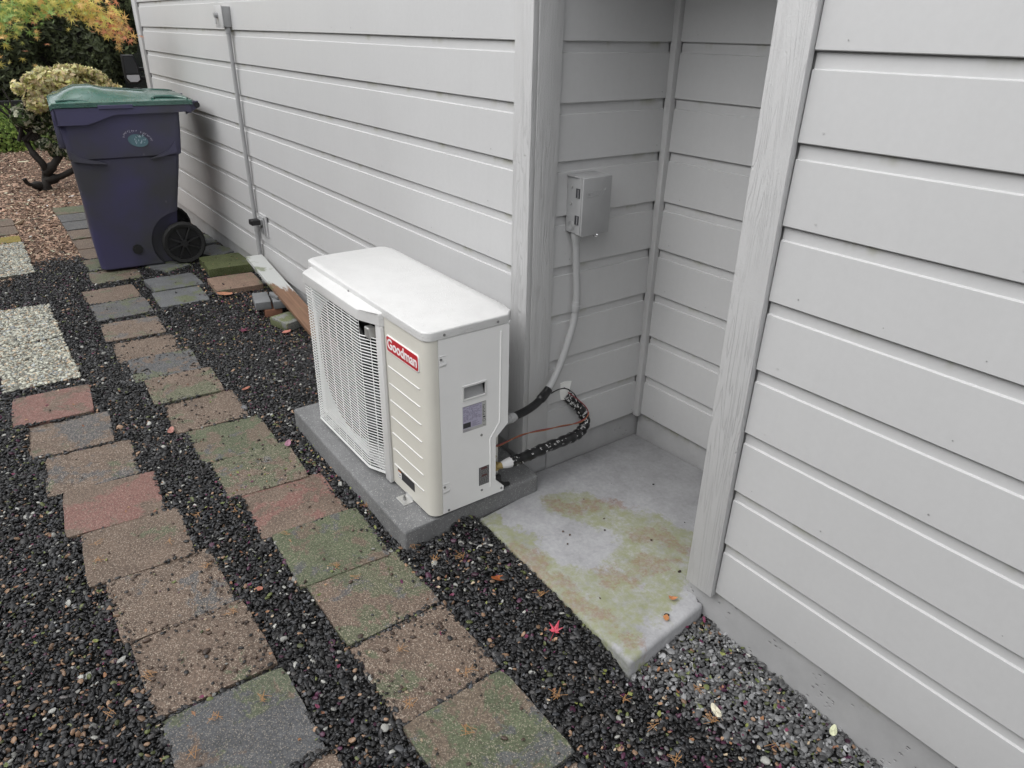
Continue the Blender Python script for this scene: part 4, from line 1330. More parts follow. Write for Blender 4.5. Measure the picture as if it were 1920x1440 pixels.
def layer(x0, x1, y0, y1, step, seed):
    q = np.random.default_rng(seed)
    gx, gy = np.meshgrid(np.arange(x0, x1, step), np.arange(y0, y1, step), indexing='ij')
    x = gx.ravel() + q.uniform(-0.55, 0.55, gx.size) * step
    y = gy.ravel() + q.uniform(-0.55, 0.55, gx.size) * step
    return x, y
lay = [(-3.0, 1.35, -2.5, 0.12, 0.0100, 1, 0.0), (-3.0, 1.35, -2.5, 0.12, 0.0125, 2, 0.005), (-5.9, -3.0, -2.4, 0.02, 0.0135, 3, 0.001), (-5.9, -3.0, -2.4, 0.02, 0.017, 4, 0.006)]
PX, PY, PZ = [], [], []
for x0, x1, y0, y1, st, sd_, lift in lay:
    x, y = layer(x0, x1, y0, y1, st, sd_)
    keep = x > mulch_edge(y) + npr.uniform(-0.08, 0.08, x.size)
    keep &= y > (-2.05 - 0.12 * (-x) * 0 - 0.35)
    keep &= ~blocked(x, y)
    x, y = x[keep], y[keep]
    pi_ = inside_pavers(x, y, -0.004 - 0.010 * np.clip(smooth_noise(x, y, 30, 17) * 2, 0, 1))
    z = gz(x, y) + lift - 0.006 + npr.uniform(-0.003, 0.003, x.size)
    k2 = pi_ < 0
    PX.append(x[k2]); PY.append(y[k2]); PZ.append(z[k2])
x, y, z = map(np.concatenate, (PX, PY, PZ))
n1 = x.size
# loose pebbles lying on pavers, slab and pad
lx, ly, lz = [], [], []
for (cx, cy, sx, sy, rz, pz, dn) in PAVERS:
    if cx > -4.9 and dn > 0:
        cnt = int(380 * dn)
        u = npr.uniform(-0.5, 0.5, cnt); w = npr.uniform(-0.5, 0.5, cnt)
        # favour the edges and clumps
        ed = np.maximum(np.abs(u), np.abs(w)) * 2
        cl_ = smooth_noise(cx + u * sx, cy + w * sy, 22, 5)
        kk = npr.uniform(0, 1, cnt) < np.clip(0.07 + 0.9 * dn * (ed ** 5) + 0.9 * dn * np.clip(cl_ * 3.0, 0, 1), 0, 1)
        u, w = u[kk] * sx, w[kk] * sy
        c_, s_ = math.cos(rz), math.sin(rz)
        lx.append(cx + u * c_ - w * s_); ly.append(cy + u * s_ + w * c_); lz.append(np.full(u.size, pz + 0.0035))
sxp = npr.uniform(-0.45, 0.2, 16); syp = npr.uniform(-0.29, 0.45, 16)
lx.append(sxp); ly.append(syp); lz.append(-0.0755 - 0.040 * (0.25 - sxp))
lx, ly, lz = map(np.concatenate, (lx, ly, lz))
x = np.concatenate([x, lx]); y = np.concatenate([y, ly]); z = np.concatenate([z, lz])
n = x.size
size = npr.lognormal(0.0, 0.30, n) * 0.0110
size[n1:] *= npr.uniform(0.45, 0.85, n - n1)
asp = npr.uniform(0.55, 0.95, n); ht = npr.uniform(0.30, 0.60, n)
S = np.stack([size * 1.18, size * asp * 1.1, size * ht], 1)
tilt = npr.normal(0, 0.38, (n, 2)); tilt[n1:] *= 0.15
ROT = np.stack([tilt[:, 0], tilt[:, 1], npr.uniform(0, 6.28, n)], 1)
v = np.exp(npr.normal(math.log(0.0150), 0.72, n))
warm = npr.normal(0, 0.04, n)
COL = np.stack([v * (1 + warm), v, v * (1.06 - warm)], 1)
# paler, drier stones in the strip sheltered by the right-hand wall
dry = np.clip((y + 0.31 - 0.30 * np.clip(x - 0.45, -0.3, 1) + 0.05 * smooth_noise(x, y, 9, 3)) / 0.12, 0, 1) * np.clip((x - 0.20) / 0.06, 0, 1)
dsel = npr.uniform(0, 1, n) < dry
vd = np.exp(npr.normal(math.log(0.105), 0.5, n))
COL[dsel] = np.stack([vd, vd * 1.01, vd * 1.03], 1)[dsel]
u = npr.uniform(0, 1, n)
tanp = 0.018 + 0.06 * np.clip((x + 1.6) / 1.0, 0, 1) * np.clip((-1.15 - y) / 0.4, 0, 1) + 0.03 * np.clip(smooth_noise(x, y, 6, 9) * 2, 0, 1)
tan = u < tanp
q = npr.uniform(0.5, 1.3, n)
COL[tan] = (np.stack([0.26 * q, 0.165 * q, 0.105 * q], 1))[tan]
wh = (u > 0.980)
q = npr.uniform(0.35, 1.1, n)
COL[wh] = (np.stack([0.40 * q, 0.40 * q, 0.37 * q], 1))[wh]
bigw = u > 0.9985
S[bigw] *= 1.5
pur = (u > 0.5) & (u < 0.5 + 0.012 + 0.03 * np.clip(smooth_noise(x, y, 7, 21) * 2.5, 0, 1))
COL[pur] = (np.stack([0.075 * q, 0.022 * q, 0.05 * q], 1))[pur]
grn = (u > 0.6) & (u < 0.6 + 0.010 + 0.03 * np.clip(smooth_noise(x, y, 8, 33) * 2.5, 0, 1))
COL[grn] = (np.stack([0.12 * q, 0.14 * q, 0.05 * q], 1))[grn]
# stones on the brown pavers pick up earth
lo_ = np.arange(n) >= n1
em = lo_ & (npr.uniform(0, 1, n) < 0.6)
q = npr.uniform(0.4, 1.5, n)
COL[em] = (np.stack([0.065 * q, 0.043 * q, 0.032 * q], 1))[em]
scatter('gravel', np.stack([x, y, z], 1), S, ROT, COL, G_PEB, 'wet black river gravel bed around the pavers, pad and slab', 'gravel')
print('pebbles', n)
# bright reflection off wet gravel, painted as pale pebbles on the aggregate pavers
for o in glare_pavers:
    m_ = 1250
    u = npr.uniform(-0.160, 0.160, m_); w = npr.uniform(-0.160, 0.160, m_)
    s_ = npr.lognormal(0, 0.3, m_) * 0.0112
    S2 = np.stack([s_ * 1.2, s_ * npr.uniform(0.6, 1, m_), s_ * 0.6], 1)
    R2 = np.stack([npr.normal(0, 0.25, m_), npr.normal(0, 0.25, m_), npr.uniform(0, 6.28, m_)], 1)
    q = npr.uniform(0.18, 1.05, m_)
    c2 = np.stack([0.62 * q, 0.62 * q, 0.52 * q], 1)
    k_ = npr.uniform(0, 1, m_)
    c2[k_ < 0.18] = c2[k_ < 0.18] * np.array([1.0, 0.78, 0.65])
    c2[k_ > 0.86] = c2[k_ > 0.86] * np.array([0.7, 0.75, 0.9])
    scatter('glare_pebbles', np.stack([u, w, np.full(m_, 0.0005)], 1), S2, R2, c2, G_PEB, '', '', parent=o)
# bark mulch
x, y = layer(-12.0, -4.5, -3.6, -0.02, 0.030, 8)
x2, y2 = layer(-7.5, -4.4, -2.6, -0.02, 0.022, 9)
x, y = np.concatenate([x, x2]), np.concatenate([y, y2])
k_ = (x < mulch_edge(y) + 0.10 * npr.uniform(-1, 1.2, x.size)) & (inside_pavers(x, y, 0.0) < 0)
x, y = x[k_], y[k_]
n = x.size
ln = npr.lognormal(0, 0.45, n) * 0.026
S = np.stack([ln, ln * npr.uniform(0.22, 0.5, n), ln * npr.uniform(0.1, 0.25, n)], 1)
ROT = np.stack([npr.normal(0, 0.3, n), npr.normal(0, 0.3, n), npr.uniform(0, 6.28, n)], 1)
q = np.exp(npr.normal(0, 0.5, n))
COL = np.stack([0.34 * q, 0.225 * q, 0.165 * q], 1)
t_ = npr.uniform(0, 1, n)
COL[t_ > 0.93] = np.array([0.42, 0.33, 0.24]); COL[t_ < 0.10] = np.array([0.05, 0.03, 0.025])
scatter('bark_mulch', np.stack([x, y, ground_z(x, y) + 0.003], 1), S, ROT, np.clip(COL, 0, 0.6), G_CHIP, 'brown bark mulch covering the garden bed behind the bin', 'mulch')

# ---------------------------------------------------------------- leaves on the ground
def leaf_shape(kind, rr):
    if kind == 'maple':
        pts = []
        for i, (a, l) in enumerate([(-150, .35), (-115, .62), (-92, .30), (-62, .92), (-36, .34), (0, 1.1), (36, .34), (62, .92), (92, .30), (115, .62), (150, .35), (180, .12)]):
            t = R(a + 90)
            pts.append((math.cos(t) * l * rr.uniform(.92, 1.05), math.sin(t) * l))
        return pts
    if kind == 'oval':
        return [(0.50 * math.sin(t / 12 * 6.283) * (1 - 0.25 * math.cos(t / 12 * 6.283)), math.cos(t / 12 * 6.283)) for t in range(12)]
    return [(rr.uniform(.35, 1) * math.cos(t / 8 * 6.283), rr.uniform(.5, 1) * 0.6 * math.sin(t / 8 * 6.283)) for t in range(8)]
def add_leaf(bm, lay_, c, size, rot, col, kind, curl, rr):
    pts = leaf_shape(kind, rr)
    mt_ = Matrix.Translation(Vector(c)) @ Euler(rot).to_matrix().to_4x4()
    cen = bm.verts.new(mt_ @ Vector((0, 0, 0)))
    vs = [bm.verts.new(mt_ @ Vector((a * size, b * size, curl * size * (a * a + 0.4 * b * b) + rr.uniform(-0.06, 0.06) * size))) for a, b in pts]
    for i in range(len(vs)):
        f = bm.faces.new((cen, vs[i], vs[(i + 1) % len(vs)]))
        k = rr.uniform(0.8, 1.2)
        for lp_ in f.loops: lp_[lay_] = (col[0] * k, col[1] * k, col[2] * k, 1)
def single_leaf(x, y, z, size, rz, col, kind, label, tiltx=0.1, curl=0.3, stem=False):
    bm = bmesh.new()
    la = bm.loops.layers.float_color.new('col')
    rr = random.Random(int(abs(x * 1000)))
    add_leaf(bm, la, (0, 0, 0), size, (tiltx, rr.uniform(-0.15, 0.15), 0), col, kind, curl, rr)
    if stem:
        a = [bm.verts.new(Vector(p) * size) for p in ((-0.03, -0.1, 0.02), (0.03, -0.1, 0.02), (0.12, -1.5, 0.05), (0.07, -1.52, 0.05))]
        f = bm.faces.new(a)
        for lp_ in f.loops: lp_[la] = (col[0] * .6, col[1] * .5, col[2] * .5, 1)
    me = bpy.data.meshes.new('fallen_leaf'); bm.to_mesh(me); bm.free()
    o = link('fallen_leaf', me, M['litter'])
    o.location = (x, y, z); o.rotation_euler = (0, 0, rz)
    return tag(o, label, 'leaf')
def zt(x, y): return float(gz(x, y)) + 0.011
single_leaf(0.035, -0.410, zt(.035, -.41), 0.030, 0.5, (0.55, 0.07, 0.11), 'maple', 'bright pink red maple leaf lying on the gravel below the slab', 0.15, 0.5, True)
single_leaf(-0.236, -0.419, zt(-.236, -.419), 0.026, 2.7, (0.30, 0.09, 0.03), 'oval', 'orange brown oval leaf on the gravel near the pad corner', 0.2, 0.5)
single_leaf(0.472, -0.225, zt(.472, -.225), 0.022, 1.2, (0.66, 0.62, 0.48), 'oval', 'cream coloured oval leaf on the gravel below the right wall', 0.05, 0.15, True)
single_leaf(0.684, -0.025, zt(.684, -.025) + .004, 0.018, 0.4, (0.60, 0.62, 0.42), 'oval', 'small pale yellow leaf against the right foundation', 0.1, 0.3)
single_leaf(-0.629, -1.042, zt(-.629, -1.042), 0.020, 0.2, (0.34, 0.13, 0.09), 'ragged', 'curled salmon coloured leaf on the gravel between the two paver paths', 0.1, 0.6)
single_leaf(0.158, -0.060, -0.072, 0.018, 0.9, (0.42, 0.17, 0.07), 'ragged', 'small orange leaf on the slab at the foot of the post', 0.1, 0.4)
single_leaf(0.205, -0.135, -0.072, 0.016, 2.1, (0.45, 0.20, 0.08), 'ragged', 'small orange leaf on the pale corner of the slab', 0.05, 0.3)
single_leaf(-0.03, -1.435, zt(-.03, -1.435), 0.030, 2.0, (0.50, 0.13, 0.06), 'oval', 'orange red leaf beside the grey paver at the lower left', 0.1, 0.5)
single_leaf(-3.42, -0.33, zt(-3.42, -.33) + .004, 0.05, 2.6, (0.42, 0.20, 0.12), 'oval', 'dry brown leaf beside the brown paver by the board', 0.1, 0.5)
single_leaf(-2.02, -0.64, zt(-2.02, -.64), 0.022, 0.2, (0.33, 0.13, 0.09), 'oval', 'salmon leaf alone on the gravel right of the stepping path', 0.1, 0.4)
single_leaf(-1.80, -1.03, zt(-1.8, -1.03) + .006, 0.026, 1.2, (0.38, 0.17, 0.14), 'oval', 'pale salmon leaf against the edge of a brown paver', 0.1, 0.4)
single_leaf(-1.42, -0.66, zt(-1.42, -.66) + .006, 0.024, 1.0, (0.34, 0.17, 0.23), 'oval', 'pale mauve leaf on the corner of a brown stepping paver', 0.1, 0.4)
single_leaf(-2.78, -0.42, zt(-2.78, -.42), 0.042, 0.3, (0.14, 0.03, 0.06), 'maple', 'dark purple maple leaf flat on the middle gravel', 0.05, 0.2)
single_leaf(-2.62, -0.22, zt(-2.62, -.22), 0.03, 0.3, (0.50, 0.20, 0.16), 'oval', 'pinkish leaf on the gravel in front of the mossy block', 0.05, 0.4)
# fine litter too small and many to count
bm = bmesh.new()
la = bm.loops.layers.float_color.new('col')
rr = random.Random(5)
cols = [(0.28, 0.14, 0.07), (0.20, 0.09, 0.05), (0.36, 0.22, 0.13), (0.10, 0.02, 0.06), (0.16, 0.03, 0.07), (0.20, 0.22, 0.06), (0.13, 0.16, 0.05), (0.45, 0.36, 0.25)]
cnt = 0
while cnt < 1500:
    zone = rr.random()
    if zone < 0.35: x, y = rr.uniform(-1.3, 0.9), rr.uniform(-2.2, -0.4)
    elif zone < 0.55: x, y = rr.uniform(-4.8, -0.4), rr.uniform(-1.9, -0.35)
    elif zone < 0.70: x, y = rr.gauss(-2.9, 0.35), rr.gauss(-0.22, 0.08)
    elif zone < 0.82: x, y = rr.uniform(0.2, 1.1), rr.uniform(-0.4, 0.0)
    elif zone < 0.90: x, y = rr.gauss(-1.28, 0.10), rr.gauss(-0.78, 0.14)
    else: x, y = rr.uniform(-4.4, -3.2), rr.uniform(-0.75, -0.02)
    if bool(blocked(np.array([x]), np.array([y]))[0]) or y > -0.01: continue
    i = int(inside_pavers(np.array([x]), np.array([y]))[0])
    if i >= 0 and rr.random() < 0.75: continue
    z = (PAVERS[i][5] + 0.002) if i >= 0 else float(gz(x, y)) + 0.009
    col = rr.choice(cols)
    s_ = rr.uniform(0.004, 0.011)
    add_leaf(bm, la, (x, y, z), s_, (rr.uniform(-.5, .5), rr.uniform(-.5, .5), rr.uniform(0, 6.28)), col, 'ragged', 0.3, rr)
    cnt += 1
# conifer needles in small bundles
for _ in range(60):
    x, y = rr.uniform(-1.2, 0.9), rr.uniform(-1.9, -0.1)
    if bool(blocked(np.array([x]), np.array([y]))[0]): continue
    for k in range(rr.randint(3, 8)):
        a = rr.uniform(0, 6.28); l = rr.uniform(0.008, 0.02)
        c_ = Vector((x + rr.uniform(-.01, .01), y + rr.uniform(-.01, .01), float(gz(x, y)) + 0.0125 + rr.uniform(0, .003)))
        d = Vector((math.cos(a), math.sin(a), 0)); s_ = Vector((-d.y, d.x, 0)) * 0.0007
        f = bm.faces.new([bm.verts.new(c_ + d * l + s_), bm.verts.new(c_ - d * l + s_), bm.verts.new(c_ - d * l - s_), bm.verts.new(c_ + d * l - s_)])
        for lp_ in f.loops: lp_[la] = (0.33, 0.18, 0.08, 1)
me = bpy.data.meshes.new('leaf_litter'); bm.to_mesh(me); bm.free()
tag(link('leaf_litter', me, M['litter']), 'tiny brown, purple and green leaf scraps scattered over the gravel', 'leaf litter', kind='stuff')

# ---------------------------------------------------------------- wheeled bin
BX, BY = -4.66, -0.60
bn = thing('wheeled_bin', 'dark violet wheeled bin with a wet green lid standing by the long wall', 'wheeled bin', (BX + 0.03, BY + 0.028, -0.118), R(-5))
bn.scale = (1.0, 0.965, 1.0)
BO = -Vector((BX, BY, -0.118))
def sect(z, y0, y1, hx, r):
    return [(BX + a, b, z) for a, b in rrect(-hx, hx, y0, y1, r, 5)]
def loft(bm, secs, cap0=True, cap1=True):
    rings = [[bm.verts.new(p) for p in s] for s in secs]
    n = len(rings[0])
    for a, b in zip(rings[:-1], rings[1:]):
        for j in range(n): bm.faces.new((a[j], a[(j + 1) % n], b[(j + 1) % n], b[j]))
    if cap0: bm.faces.new(rings[0][::-1])
    if cap1: bm.faces.new(rings[-1])
    return rings
bm = bmesh.new()
loft(bm, [sect(-0.108, -0.885, -0.385, .262, .05), sect(-0.098, -0.900, -0.365, .272, .05), sect(0.10, -0.912, -0.345, .284, .05), sect(0.30, -0.912, -0.315, .297, .05), sect(0.55, -0.922, -0.262, .313, .05),
          sect(0.640, -0.926, -0.247, .319, .05), sect(0.652, -0.932, -0.232, .331, .045), sect(0.80, -0.940, -0.212, .338, .045), sect(0.872, -0.945, -0.205, .339, .045), sect(0.945, -0.945, -0.198, .340, .045)])
bmesh.ops.translate(bm, verts=bm.verts, vec=BO)
bmesh.ops.recalc_face_normals(bm, faces=bm.faces)
body = obj('bin_body', bm, M['bin'], bn)
# wheel recess and shoulder scallops cut with booleans
bmc = bmesh.new()
for sx_ in (1, -1):
    x_a, x_b = (BX + .215, BX + .40) if sx_ > 0 else (BX - .40, BX - .215)
    add_tube(bmc, [(x_a, -0.325, 0.045), (x_b, -0.325, 0.045)], 0.215, 32)
bmesh.ops.translate(bmc, verts=bmc.verts, vec=BO)
cut = obj('cut', bmc, M['bin'], bn)
md = body.modifiers.new('b', 'BOOLEAN'); md.object = cut; md.operation = 'DIFFERENCE'; md.solver = 'EXACT'
bpy.context.view_layer.update()
me2 = bpy.data.meshes.new_from_object(body.evaluated_get(bpy.context.evaluated_depsgraph_get()))
body.modifiers.clear(); body.data = me2
bpy.data.objects.remove(cut)
autosmooth(body, 30)
def bo(name, bm, m, ang=35, parent=None):
    bmesh.ops.translate(bm, verts=bm.verts, vec=BO)
    o = obj(name, bm, m, parent if parent else bn); autosmooth(o, ang); return o
# shoulder: raised upper panel edge that drops to a point on the near side
bm = bmesh.new()
for sgn in (1, -1):
    for side in (0, 1):
        if side == 0: pts_ = [(-0.915, 0.700), (-0.915, 0.642), (-0.80, 0.622), (-0.715, 0.615), (-0.78, 0.640), (-0.86, 0.660)]
        else: pts_ = [(-0.265, 0.735), (-0.265, 0.665), (-0.36, 0.642), (-0.44, 0.632), (-0.38, 0.655), (-0.31, 0.685)]
        xa = BX + sgn * 0.312
        add_prism(bm, pts_, xa, xa + sgn * 0.030, lambda a, b, z: (z, a, b))
bo('shoulder_rib', bm, M['bin'], 30)
# rim band: tall skirt at the front, tapering to the handle at the back
bm = bmesh.new()
n_ = 14
for sgn in (1, -1):
    top, bot = [], []
    for i in range(n_ + 1):
        t = i / n_
        yv = -0.955 + t * 0.815
        zb_ = 0.865 if t < 0.22 else (0.865 + 0.055 * min(1, (t - 0.22) / 0.2) + 0.006 * (t - .42 if t > .42 else 0))
        top.append((yv, 0.965 + 0.004 * t)); bot.append((yv, zb_ + 0.0))
    add_prism(bm, top + bot[::-1], BX + sgn * 0.338, BX + sgn * 0.372, lambda a, b, z: (z, a, b))
add_box(bm, BX - .372, BX + .372, -0.970, -0.940, 0.865, 0.965, 0.006, 2)
add_box(bm, BX - .37, BX + .37, -0.155, -0.125, 0.915, 0.968, 0.006, 2)
bo('rim', bm, M['bin'])
bm = bmesh.new()
for sgn in (1, -1):
    add_prism(bm, [(-0.16, 0.968), (-0.16, 0.905), (-0.115, 0.925), (-0.075, 0.945), (-0.070, 0.985), (-0.10, 0.985)], BX + sgn * 0.30, BX + sgn * 0.345, lambda a, b, z: (z, a, b))
bo('handle_bracket', bm, M['bin'])
bm = bmesh.new(); add_tube(bm, [(BX - .352, -0.082, 0.962), (BX + .352, -0.082, 0.962)], 0.019, 14)
bo('handle_bar', bm, M['black'])
# front pull pocket visible as the dark left side
bm = bmesh.new(); add_box(bm, BX - .30, BX + .30, -0.972, -0.930, 0.72, 0.864, 0.01, 2); bo('front_lift_bar', bm, M['bin'])
# lid: lofted along y with two raised bumps
bm = bmesh.new()
prof = [(-0.972, 0.955, 0.998, 0.30), (-0.955, 0.968, 1.010, 0.32), (-0.91, 0.970, 1.022, 0.33), (-0.86, 0.970, 1.048, 0.33), (-0.80, 0.970, 1.068, 0.33), (-0.70, 0.970, 1.070, 0.33), (-0.62, 0.970, 1.050, 0.33), (-0.50, 0.970, 1.040, 0.33), (-0.35, 0.970, 1.028, 0.33), (-0.26, 0.970, 1.018, 0.33), (-0.16, 0.970, 1.012, 0.33), (-0.115, 0.968, 0.998, 0.32)]
rings = []
for (yv, zl, zh, hw) in prof:
    ring = []
    for a, zz_ in [(-.378, zl), (-.378, zl + 0.026), (-.355, zl + 0.032), (-.30, (zl + zh) / 2 + .01), (-hw + .09, zh), (0, zh + 0.004), (hw - .09, zh), (.30, (zl + zh) / 2 + .01), (.355, zl + 0.032), (.378, zl + 0.026), (.378, zl)]:
        ring.append(bm.verts.new((BX + a, yv, zz_)))
    rings.append(ring)
for a, b in zip(rings[:-1], rings[1:]):
    m_ = len(a)
    for j in range(m_): bm.faces.new((a[j], a[(j + 1) % m_], b[(j + 1) % m_], b[j]))
bm.faces.new(rings[0]); bm.faces.new(rings[-1][::-1])
lid = bo('bin_lid', bm, M['lid'], 50)
bm = bmesh.new()
for sgn in (1, -1):
    add_tube(bm, spline([(BX + sgn * .345, -0.93, 1.006), (BX + sgn * .335, -0.88, 1.012), (BX + sgn * .335, -0.80, 1.010), (BX + sgn * .345, -0.75, 1.004)], 4), 0.008, 8)
    add_tube(bm, spline([(BX + sgn * .34, -0.36, 1.006), (BX + sgn * .30, -0.33, 1.016), (BX + sgn * .29, -0.22, 1.014), (BX + sgn * .33, -0.16, 1.006), (BX + sgn * .355, -0.14, 1.0)], 4), 0.010, 8)
bo('lid_rib', bm, M['lid'], 50, None)
bm = bmesh.new(); add_box(bm, BX + .373, BX + .381, -0.70, -0.49, 0.955, 0.980, 0.003, 1)
bo('lid_latch_pad', bm, M['bin'])
# wheels
for sgn in (1, -1):
    w = bpy.data.objects.new('wheel', None); C.objects.link(w); w.parent = bn
    w.location = Vector((BX + sgn * 0.302, -0.325, 0.035)) + BO
    w.rotation_euler = (0.35, 0, 0)
    bm = bmesh.new()
    profw = [(0.118, -.026), (0.138, -.030), (0.149, -.020), (0.151, 0.0), (0.149, .020), (0.138, .030), (0.118, .026)]
    rg = []
    for i in range(40):
        a = 2 * math.pi * i / 40
        k = 1.0 if i % 2 else 0.985
        rg.append([bm.verts.new((xx, q * k * math.cos(a), q * k * math.sin(a))) for q, xx in profw])
    for i in range(40):
        for j in range(len(profw)): bm.faces.new((rg[i][j], rg[(i + 1) % 40][j], rg[(i + 1) % 40][(j + 1) % 7], rg[i][(j + 1) % 7]))
    o = obj('tyre', bm, M['rubber'], w); autosmooth(o, 40)
    bm = bmesh.new()
    add_tube(bm, [(-0.024, 0, 0), (0.030, 0, 0)], [0.030, 0.026], 16)
    add_tube(bm, [(-0.008, 0, 0), (-0.004, 0, 0)], 0.119, 32)
    for k in range(8):
        a = k * math.pi / 4
        d = Vector((0, math.cos(a), math.sin(a))); s_ = Vector((0, -math.sin(a), math.cos(a))) * 0.006
        v_ = []
        for xx in (-0.006, 0.020):
            for q, sg in ((0.022, 1), (0.119, 1), (0.119, -1), (0.022, -1)):
                v_.append(bm.verts.new(d * q + s_ * sg + Vector((xx if q > .03 or xx < 0 else xx + .006, 0, 0))))
        bm.faces.new(v_[0:4][::-1]); bm.faces.new(v_[4:8])
        for i in range(4): bm.faces.new((v_[i], v_[(i + 1) % 4], v_[4 + (i + 1) % 4], v_[4 + i]))
    o = obj('rim', bm, M['black'], w); autosmooth(o, 30)
bm = bmesh.new(); add_tube(bm, [(BX - .30, -0.325, 0.035), (BX + .30, -0.325, 0.035)], 0.011, 10); bo('axle', bm, M['steel'])
bm = bmesh.new()
add_tube(bm, [(BX + .272, -0.640, 0.022), (BX + .286, -0.640, 0.022)], 0.036, 8); add_tube(bm, [(BX + .282, -0.640, 0.022), (BX + .289, -0.640, 0.022)], 0.020, 8)
bo('drain_cap', bm, M['black'])
# printed crest: teal oval with pale leaf-like strokes, arc of small worn lettering marks
M['teal'] = plain('crest_teal', (0.09, 0.17, 0.20), 0.5, var=0.25)
M['crest'] = plain('crest_pale', (0.42, 0.50, 0.56), 0.5)
M['crestink'] = plain('crest_lettering', (0.36, 0.34, 0.42), 0.5)
cy_, cz_ = -0.497, 0.752
bm = bmesh.new()
xs_ = BX + 0.3372
def cpt(a, b, o=0.0): return (xs_ + o + 0.047 * (b / 1.0) * 0.04, cy_ + a, cz_ + b)
tl = 0.047
ov = [bm.verts.new(cpt(0.062 * math.cos(t / 24 * 6.283), 0.040 * math.sin(t / 24 * 6.283) + 0.3 * -0.062 * math.cos(t / 24 * 6.283) * 0.4, 0.0012)) for t in range(24)]
bm.faces.new(ov)
rr = random.Random(3)
for k in range(16):
    a, b = rr.uniform(-0.04, 0.045), rr.uniform(-0.022, 0.026)
    l = rr.uniform(0.008, 0.018); an = rr.uniform(0.3, 2.2)
    d = (math.cos(an) * l, math.sin(an) * l); w_ = 0.0022
    q = [(a - w_, b), (a + w_, b), (a + d[0] + w_ * .5, b + d[1]), (a + d[0] - w_ * .5, b + d[1])]
    f = bm.faces.new([bm.verts.new(cpt(u, v_, 0.0022)) for u, v_ in q]); f.material_index = 1
for k in range(17):
    t = R(165 - k * 9.4)
    if k in (9,): continue
    for _ in range(3):
        a, b = 0.088 * math.cos(t) + rr.uniform(-.004, .004), 0.060 * math.sin(t) + rr.uniform(-.005, .005) - 0.016 * math.cos(t)
        an = rr.uniform(0, 3.14); l = 0.0045; w_ = 0.0012
        dx, dz = math.cos(an) * l, math.sin(an) * l
        f = bm.faces.new([bm.verts.new(cpt(u, v_, 0.0018)) for u, v_ in ((a - dx - dz / l * w_, b - dz + dx / l * w_), (a - dx + dz / l * w_, b - dz - dx / l * w_), (a + dx + dz / l * w_, b + dz - dx / l * w_), (a + dx - dz / l * w_, b + dz + dx / l * w_))])
        f.material_index = 2
bmesh.ops.translate(bm, verts=bm.verts, vec=BO)
me = bpy.data.meshes.new('crest_print'); bm.to_mesh(me); bm.free()
link('crest_print', me, [M['teal'], M['crest'], M['crestink']], bn)

# ---------------------------------------------------------------- planting
def leaf_cloud(name, pts, nrm, size, cols, mat, parent=None, seed=1, kind='diamond', asp=0.5):
    """many leaf quads: pts (n,3), nrm (n,3) roughly outward, size (n)"""
    q = np.random.default_rng(seed)
    n = len(pts)
    nn = nrm + q.normal(0, 0.55, (n, 3)); nn /= np.linalg.norm(nn, axis=1)[:, None] + 1e-9
    t = q.normal(0, 1, (n, 3)); t -= (t * nn).sum(1)[:, None] * nn; t /= np.linalg.norm(t, axis=1)[:, None] + 1e-9
    b = np.cross(nn, t)
    s = size[:, None]
    V = np.stack([pts - t * s, pts + b * s * asp + nn * s * 0.12, pts + t * s, pts - b * s * asp + nn * s * 0.12], 1).reshape(-1, 3)
    me = bpy.data.meshes.new(name)
    F = np.arange(n * 4).reshape(n, 4)
    me.from_pydata(V.tolist(), [], F.tolist())
    a = me.attributes.new('col', 'FLOAT_COLOR', 'CORNER')
    a.data.foreach_set('color', np.repeat(np.concatenate([cols, np.ones((n, 1))], 1), 4, axis=0).astype(np.float32).ravel())
    o = link(name, me, mat, parent)
    o['kind'] = 'stuff'
    return o
# tall dark hedge
hg = thing('tall_hedge', 'tall dark evergreen hedge closing the view behind the garden bed', 'hedge', (-13.0, -1.0, -0.13))
q = np.random.default_rng(40)
n = 46000
yy_ = q.uniform(-5.5, 4.0, n); zz_ = np.clip(q.uniform(-0.05, 1, n), 0, 1) ** 0.9 * 2.7
dep = 0.35 * np.sin(yy_ * 5.2 + 0.7 * np.sin(zz_ * 3)) * 0.55 + 0.14 * np.sin(yy_ * 13 + zz_ * 5) + 0.10 * np.sin(zz_ * 8 + yy_ * 3) + q.normal(0, 0.07, n)
pts = np.stack([dep, yy_ + 1.0 - 1.0, zz_], 1)
v = np.clip(0.075 + 0.032 * q.normal(0, 1, n), 0.015, 0.22)
cols = np.stack([v * 0.78, v * 0.95, v * 0.42], 1)
br = q.uniform(0, 1, n) < 0.10; cols[br] *= 1.9
pts[:, 1] += 0.0
nr = np.tile(np.array([1.0, 0, 0.35]), (n, 1))
leaf_cloud('foliage', pts, nr, q.uniform(0.028, 0.065, n), cols, M['foliage_dark'], hg, 41, asp=0.42)
bm = bmesh.new(); add_box(bm, -1.2, -0.38, -5.6, 4.1, 0, 2.65)
o = obj('inner_branches', bm, M['bark'], hg)
